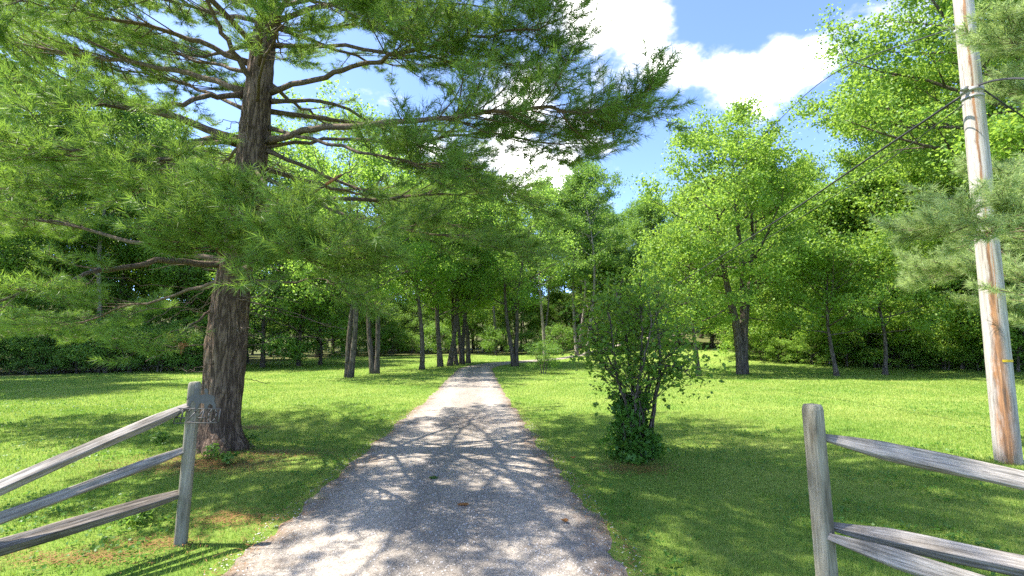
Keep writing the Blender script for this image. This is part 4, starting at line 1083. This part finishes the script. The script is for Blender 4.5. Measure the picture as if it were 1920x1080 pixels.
def post(p_base, p_top, w, d, parent, seed, yaw, mat=None):
    g_prof = [(-w / 2 + .012, -d / 2), (w / 2 - .012, -d / 2), (w / 2, -d / 2 + .012), (w / 2, d / 2 - .012), (w / 2 - .012, d / 2), (-w / 2 + .012, d / 2), (-w / 2, d / 2 - .012), (-w / 2, -d / 2 + .012)]
    p0, p1 = Vector(p_base), Vector(p_top); ln = (p1 - p0).length
    sub = []
    for i in range(8):
        a, b = np.array(g_prof[i]), np.array(g_prof[(i + 1) % 8])
        for k in range(3): sub.append(a + (b - a) * k / 3)
    m = len(sub); ts = list(np.linspace(0, 1 - .03 / ln, 40)) + [1 - .012 / ln, 1.0]; v = []
    for t in ts:
        s = 1 if t < 1 - .02 / ln else (.93 if t < 1 else .80)
        for y, z in sub:
            k = s * (1 + .035 * mnoise.noise((t * 3, y * 20 + seed * 9, z * 20)))
            v.append((t * ln, y * k, z * k))
    n = len(ts); g = Geo(); i = np.arange(n - 1)[:, None] * m; j = np.arange(m)[None, :]; k = (j + 1) % m
    g.add(v, None, np.stack([i + j, i + k, i + m + k, i + m + j], -1).reshape(-1, 4))
    c1 = np.mean(v[-m:], 0) + np.array([.004, 0, 0]); j = np.arange(m); k = (j + 1) % m
    g.add(np.vstack([v[-m:], [c1]]), np.stack([j, k, np.full(m, m)], 1))
    o = g.build('post', mat or M_POST, parent)
    x = (p1 - p0).normalized(); y = Vector((math.cos(yaw), math.sin(yaw), 0)); y = (y - y.dot(x) * x).normalized(); z = x.cross(y)
    M = Matrix((x, y, z)).transposed().to_4x4(); M.translation = p0
    o.matrix_local = Matrix.Translation(-parent.location) @ M
    return o, M


def slot(M, ln_at, w, d, parent, side):
    """black tube on the post side, painting the shade inside a rail slot"""
    g = Geo(); g.tube([M @ Vector((ln_at - .06, side * (w / 2 + .001), 0)) - parent.location, M @ Vector((ln_at + .06, side * (w / 2 + .001), 0)) - parent.location], [.016, .016], 8)
    return g.build('mortise_shade', M_CABLE, parent)


def wedge(h, w, flip=1):
    """split timber: flat riven faces meeting at sharp arrises"""
    return [(-w * .50 * flip, -h * .22), (w * .12 * flip, -h * .50), (w * .50 * flip, h * .02), (-w * .16 * flip, h * .50)][::flip]


def left_fence():
    YP = 3.80
    b = at(339, 1003, YP); b = Vector((b.x, b.y, T(b.x, b.y))); t = at(366, 716, YP)
    o = thing('split_rail_fence', 'weathered split rail fence with three rails dropping left, left of the drive', 'fence', b)
    post(b - Vector((0, 0, .25)) + (b - t).normalized() * 0, t, .075, .072, o, 1, .12)
    YL = 2.95
    ends = [((358, 759), (0, 915), M_FENCE, .086), ((348, 842), (0, 972), M_FENCE, .084), ((338, 926), (0, 1025), M_FENCEDK, .094)]
    low = None
    for i, (a, c, mt, h) in enumerate(ends):
        p0 = at(a[0], a[1], YP + .0); p1 = at(c[0], c[1], YL); d = p1 - p0
        e = p0 + d * 1.95
        beam('rail', p0, e, wedge(h, .085, 1 if i != 1 else -1), .6, mt, o, 3 + i * 2, .003)
        if low is None: low = p0 + d * 1.93
    lb = Vector((low.x, low.y, T(low.x, low.y) - .2))
    post(lb, Vector((low.x, low.y, low.z + .12)), .12, .10, o, 5, .6)
    return YP, t


YP, post_top = left_fence()


def right_fence():
    YP = 2.62
    t = at(1523, 758, YP); b0 = at(1551, 1085, YP); k = (T(b0.x, b0.y) - .3 - b0.z) / (b0.z - t.z)
    b = b0 + (b0 - t) * k
    o = thing('split_rail_fence', 'weathered split rail fence with rounded post, right of the drive', 'fence', (b.x, b.y, T(b.x, b.y)))
    pst, M = post(b, t, .078, .088, o, 11, .16)
    ends = [((1540, 820), (1920, 902), M_FENCE, .10), ((1553, 985), (1920, 1062), M_FENCE, .10), ((1553, 1005), (1830, 1096), M_FENCE, .105)]
    for i, (a, c, mt, h) in enumerate(ends):
        p0 = at(a[0] - 8, a[1] - 1, YP + (.02 if i < 2 else -.02)); p1 = at(c[0], c[1], 2.22 if i < 2 else 2.2); d = p1 - p0
        e = p0 + d.normalized() * 2.3
        beam('rail', p0, e, wedge(h, .08, 1 if i != 1 else -1), .35, mt, o, 13 + i * 3, .003)
        if i == 0: end = e
    post(Vector((end.x, end.y, T(end.x, end.y) - .2)), end + Vector((0, 0, .14)), .1, .11, o, 17, .3)
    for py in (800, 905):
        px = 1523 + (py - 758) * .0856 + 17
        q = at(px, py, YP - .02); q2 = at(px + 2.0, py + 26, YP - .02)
        g = Geo(); g.tube([q - o.location, q2 - o.location], [.008, .008], 6)  # black rod paints the shade inside the slot, nothing is cut
        tag(g.build('mortise_shade', M_CABLE, o), 'black rod painting the shade of a slot in the post side')


right_fence()


def number_sign():
    YS = YP - .085
    c = at(368, 780, YS); o = thing('house_number_sign', 'grey metal house number sign 4240 with rider silhouette on the left fence post', 'sign', c)
    W = lambda x, y: at(x, y, YS) - c
    def strokes(name, pl, r=.0052, par=None):
        g = Geo()
        for line in pl:
            for a, b in zip(line[:-1], line[1:]):
                A, B = W(*a), W(*b); d = (B - A); ln = d.length; d.normalize(); y = Vector((0, 1, 0)); z = d.cross(y)
                g.box((A + B) / 2, (ln + r * 1.6, .005, r * 2), np.array([tuple(d), tuple(y), tuple(z)]).T)
        return g.build(name, M_IRON, par or o)
    sh = lambda x, y: (325 + x * 80 + (1 - y) * 7, 765 + y * 28)
    fr = strokes('frame', [[(332, 765.5), (414, 767), (409, 792.5), (325, 793.5), (332, 765.5)]], .004)
    dig = {'4': [[(.62, 1), (.62, 0), (0, .68), (.95, .68)]], '2': [[(.05, .2), (.25, .02), (.7, .02), (.9, .25), (.05, .98), (.95, .98)]], '0': [[(.3, .03), (.7, .03), (.95, .3), (.95, .7), (.7, .97), (.3, .97), (.05, .7), (.05, .3), (.3, .03)]]}
    for i, ch in enumerate('4240'):
        x0 = .04 + i * .245
        strokes('digit', [[sh(x0 + u * .19, .06 + v * .88) for u, v in line] for line in dig[ch]], .0046, fr)
    out = [(340, 500), (372, 440), (430, 402), (478, 388), (486, 262), (525, 285), (562, 262), (600, 262), (572, 330), (575, 400), (640, 395), (690, 385), (672, 300), (708, 272), (735, 300), (735, 385), (800, 400), (850, 412), (868, 455), (852, 520), (878, 560), (882, 648), (830, 648), (825, 590), (770, 560), (740, 600), (730, 648), (680, 648), (672, 560), (600, 545), (575, 570), (560, 648), (505, 648), (512, 560), (470, 505), (430, 540), (390, 600), (350, 600), (395, 520), (390, 460)]
    P = [W(315 + x / 9.82, 700 + y / 9.82) for x, y in out]
    me = bpy.data.meshes.new('silhouette'); n = len(P)
    vv = [tuple(p + Vector((0, dy, 0))) for dy in (-.003, .003) for p in P]
    from mathutils.geometry import tessellate_polygon
    tri = tessellate_polygon([[Vector((p.x, p.z, 0)) for p in P]])
    fc = [tuple(t) for t in tri] + [tuple(n + i for i in reversed(t)) for t in tri] + [(i, (i + 1) % n, n + (i + 1) % n, n + i) for i in range(n)]
    me.from_pydata(vv, [], fc); me.update(); me.materials.append(M_IRON)
    link('silhouette', me, o)


number_sign()

# ------------------------------------------------------------------ utility pole and cables
def utility_pole():
    b = gnd(1891, 868); YB = b.y
    t0 = at(1806, 0, YB); d = (t0 - b); d = d / d.z
    o = thing('utility_pole', 'pale wooden utility pole with rusty streaks on the right lawn', 'pole', b)
    H = 9.5; n = 60; P = [d * (H * i / (n - 1)) for i in range(n)]; P[0] = P[0] - Vector((0, 0, .3))
    g = Geo(); g.tube(P, [.134 - .036 * i / (n - 1) for i in range(n)], 28); g.build('shaft', M_POLE, o, True)
    def on(px, py): return at(px, py, YB) - b
    def band(name, z, r, h, mat, label=None):
        c = d * z; g = Geo(); u = d.normalized()
        g.tube([c - u * h, c - u * h * .98, c + u * h * .98, c + u * h], [r - .01, r, r, r - .01], 28)
        x = g.build(name, mat, o, True)
        if label: tag(x, label)
    z_at = lambda py, px: on(px, py).z
    # yellow tag: a short strip wrapped round the near right side
    zt = z_at(676, 1868); g = Geo(); c = d * zt; a = np.linspace(-2.1, -.5, 12); r = .1335
    vv = [(c.x + math.cos(x) * r, c.y + math.sin(x) * r, c.z + h) for h in (-.016, .016) for x in a]
    g.add(vv, None, [[i, i + 1, i + 13, i + 12] for i in range(11)]); tag(g.build('marker_strip', M_YELLOW, o), 'yellow strip round the pole')
    zc = z_at(172, 1818); band('clamp', zc, .124, .03, M_STEEL); band('clamp', zc - .10, .124, .02, M_STEEL)
    # bracket and insulators
    q = d * (zc + .02)
    g = Geo(); g.box(q + Vector((-.14, -.04, 0)), (.07, .05, .06)); g.build('cable_bracket', M_STEEL, o)
    for px, py, sx in ((1829, 38, .13), (1797, 62, -.13)):
        z = z_at(py, px); c = d * z + Vector((sx, -.03, 0)); s = math.copysign(1, sx)
        g = Geo(); g.tube([c + Vector((s * k, 0, 0)) for k in (-.02, .0, .02, .025, .045, .05, .07)], [.018, .03, .03, .018, .018, .03, .024], 12)
        g.build('insulator', M_STEEL, o, True)
    # ground wire stapled down the near face
    g = Geo(); g.tube([d * z + Vector((-.055, -.122 + .003 * z, 0)) * (1 - .02 * z) for z in np.linspace(1.9, 8.5, 30)], [.005] * 30, 5); g.build('ground_wire', M_CUT, o, True)
    return b, d, YB


pb, pd, pY = utility_pole()


def cable(label, pts, r, n=40, sag=0.0):
    P = curve(pts, n)
    for i in range(n):
        t = i / (n - 1); P[i] = P[i] - Vector((0, 0, sag * 4 * t * (1 - t)))
    g = Geo(); g.tube(rel(P, P[0]), [r] * n, 6)
    o = g.build('overhead_cable', M_CABLE, None, True); o.location = P[0]
    tag(o, label, 'cable', 'cables strung from the pole')


cable('thick black twisted cable sloping from the pole clamp down to the left', [at(1800, 182, pY - .08), at(1620, 303, 8.0), at(1450, 418, 11.5), at(1262, 538, 19)], .016)
cable('thin cable running just below the thick one from the pole', [at(1806, 196, pY - .13), at(1640, 318, 8), at(1440, 446, 12), at(1300, 530, 18)], .007)
cable('thin high wire crossing the sky above the broad maple', [at(1826, 38, pY - .05), at(1560, 140, 10), at(1440, 245, 15), at(1330, 350, 22)], .009)
cable('short dark cable curving from the pole clamp to the right edge', [at(1832, 160, pY - .06), at(1870, 150, 5.7), at(1930, 148, 5.0), at(2100, 170, 3.8)], .014)
cable('pale straight guy wire running down right from the pole clamp', [at(1832, 160, pY - .06), at(1920, 220, 6.2), at(2100, 342, 6.8), at(2500, 610, 8.2)], .010)

# ------------------------------------------------------------------ small things on the ground
def ground_leaf(px, py, size, mat, label, seed):
    p = gnd(px, py); rng = np.random.default_rng(seed); g = Geo()
    z = .012 + (.022 if bool(on_road(p.x, p.y)) else .05)
    n = 9; a = np.arange(n) / n * 2 * math.pi
    r = size * (1 + .28 * np.cos(a * 3 + seed)) * rng.uniform(.85, 1.15, n)
    rim = np.stack([np.cos(a) * r, np.sin(a) * r * .8, .012 + rng.uniform(0, .022, n)], 1)
    v = np.vstack([rim, [[0, 0, .004]], rim - [0, 0, .002], [[0, 0, .002]]]); j = np.arange(n); k = (j + 1) % n
    g.add(v, np.vstack([np.stack([j, k, np.full(n, n)], 1), np.stack([k + n + 1, j + n + 1, np.full(n, 2 * n + 1)], 1)]), np.stack([j, j + n + 1, k + n + 1, k], 1))
    o = g.build('fallen_leaf', mat); o.location = (p.x, p.y, p.z + z - .012)
    tag(o, label, 'leaf')


ground_leaf(812, 903, .045, M_IVY, 'small green leaf lying in the middle of the driveway', 1)
ground_leaf(870, 955, .05, M_DEADLEAF, 'curled orange dry leaf on the driveway below the green one', 2)
ground_leaf(1060, 985, .035, M_DEADLEAF, 'brown dry leaf near the right side of the driveway', 3)
ground_leaf(1075, 868, .035, M_DEADLEAF, 'small brown leaf by the right edge of the driveway', 4)


def weeds():
    rng = np.random.default_rng(12); rnd = random.Random(12)
    S = [(462, 842, .20, 'broad leaved weed clump against the right side of the pine trunk'), (392, 862, .16, 'low leafy weed in front of the pine trunk'), (432, 872, .13, 'small weed between the pine trunk and the straw'), (300, 832, .15, 'weed clump behind the upper rails of the left fence'), (250, 985, .13, 'leafy weed under the lowest rail of the left fence'), (338, 700, .35, 'tall pale grass tuft on the lawn edge left of the pine')]
    for px, py, s, lab in S:
        p = gnd(px, py); o = thing('weed', lab, 'plant', p)
        W, Lf = Geo(), Geo(); pos = []
        for k in range(16):
            a = rnd.uniform(0, 6.28); r = s * rnd.uniform(.3, 1.3); h = s * rnd.uniform(.5, 1.2)
            e = Vector((math.cos(a) * r, math.sin(a) * r, h)); W.tube([Vector((e.x * .1, e.y * .1, -.02)), Vector((e.x * .6, e.y * .6, h * .8)), e], [.003, .0025, .002], 4, False)
            for m in range(6): pos.append(tuple(e.lerp(Vector((e.x * .6, e.y * .6, h * .7)), rnd.random()) + Vector((rnd.gauss(0, .02), rnd.gauss(0, .02), rnd.gauss(0, .01)))))
        Lf.leaves(np.array(pos), .055, rng, 1, .5); W.build('stems', M_SHRUB, o); Lf.build('leaves', M_BUSH, o)


weeds()
print('tris', sum(sum(len(p.vertices) - 2 for p in m.polygons) if len(m.polygons) < 2000 else len(m.loops) - 2 * len(m.polygons) for m in bpy.data.meshes))
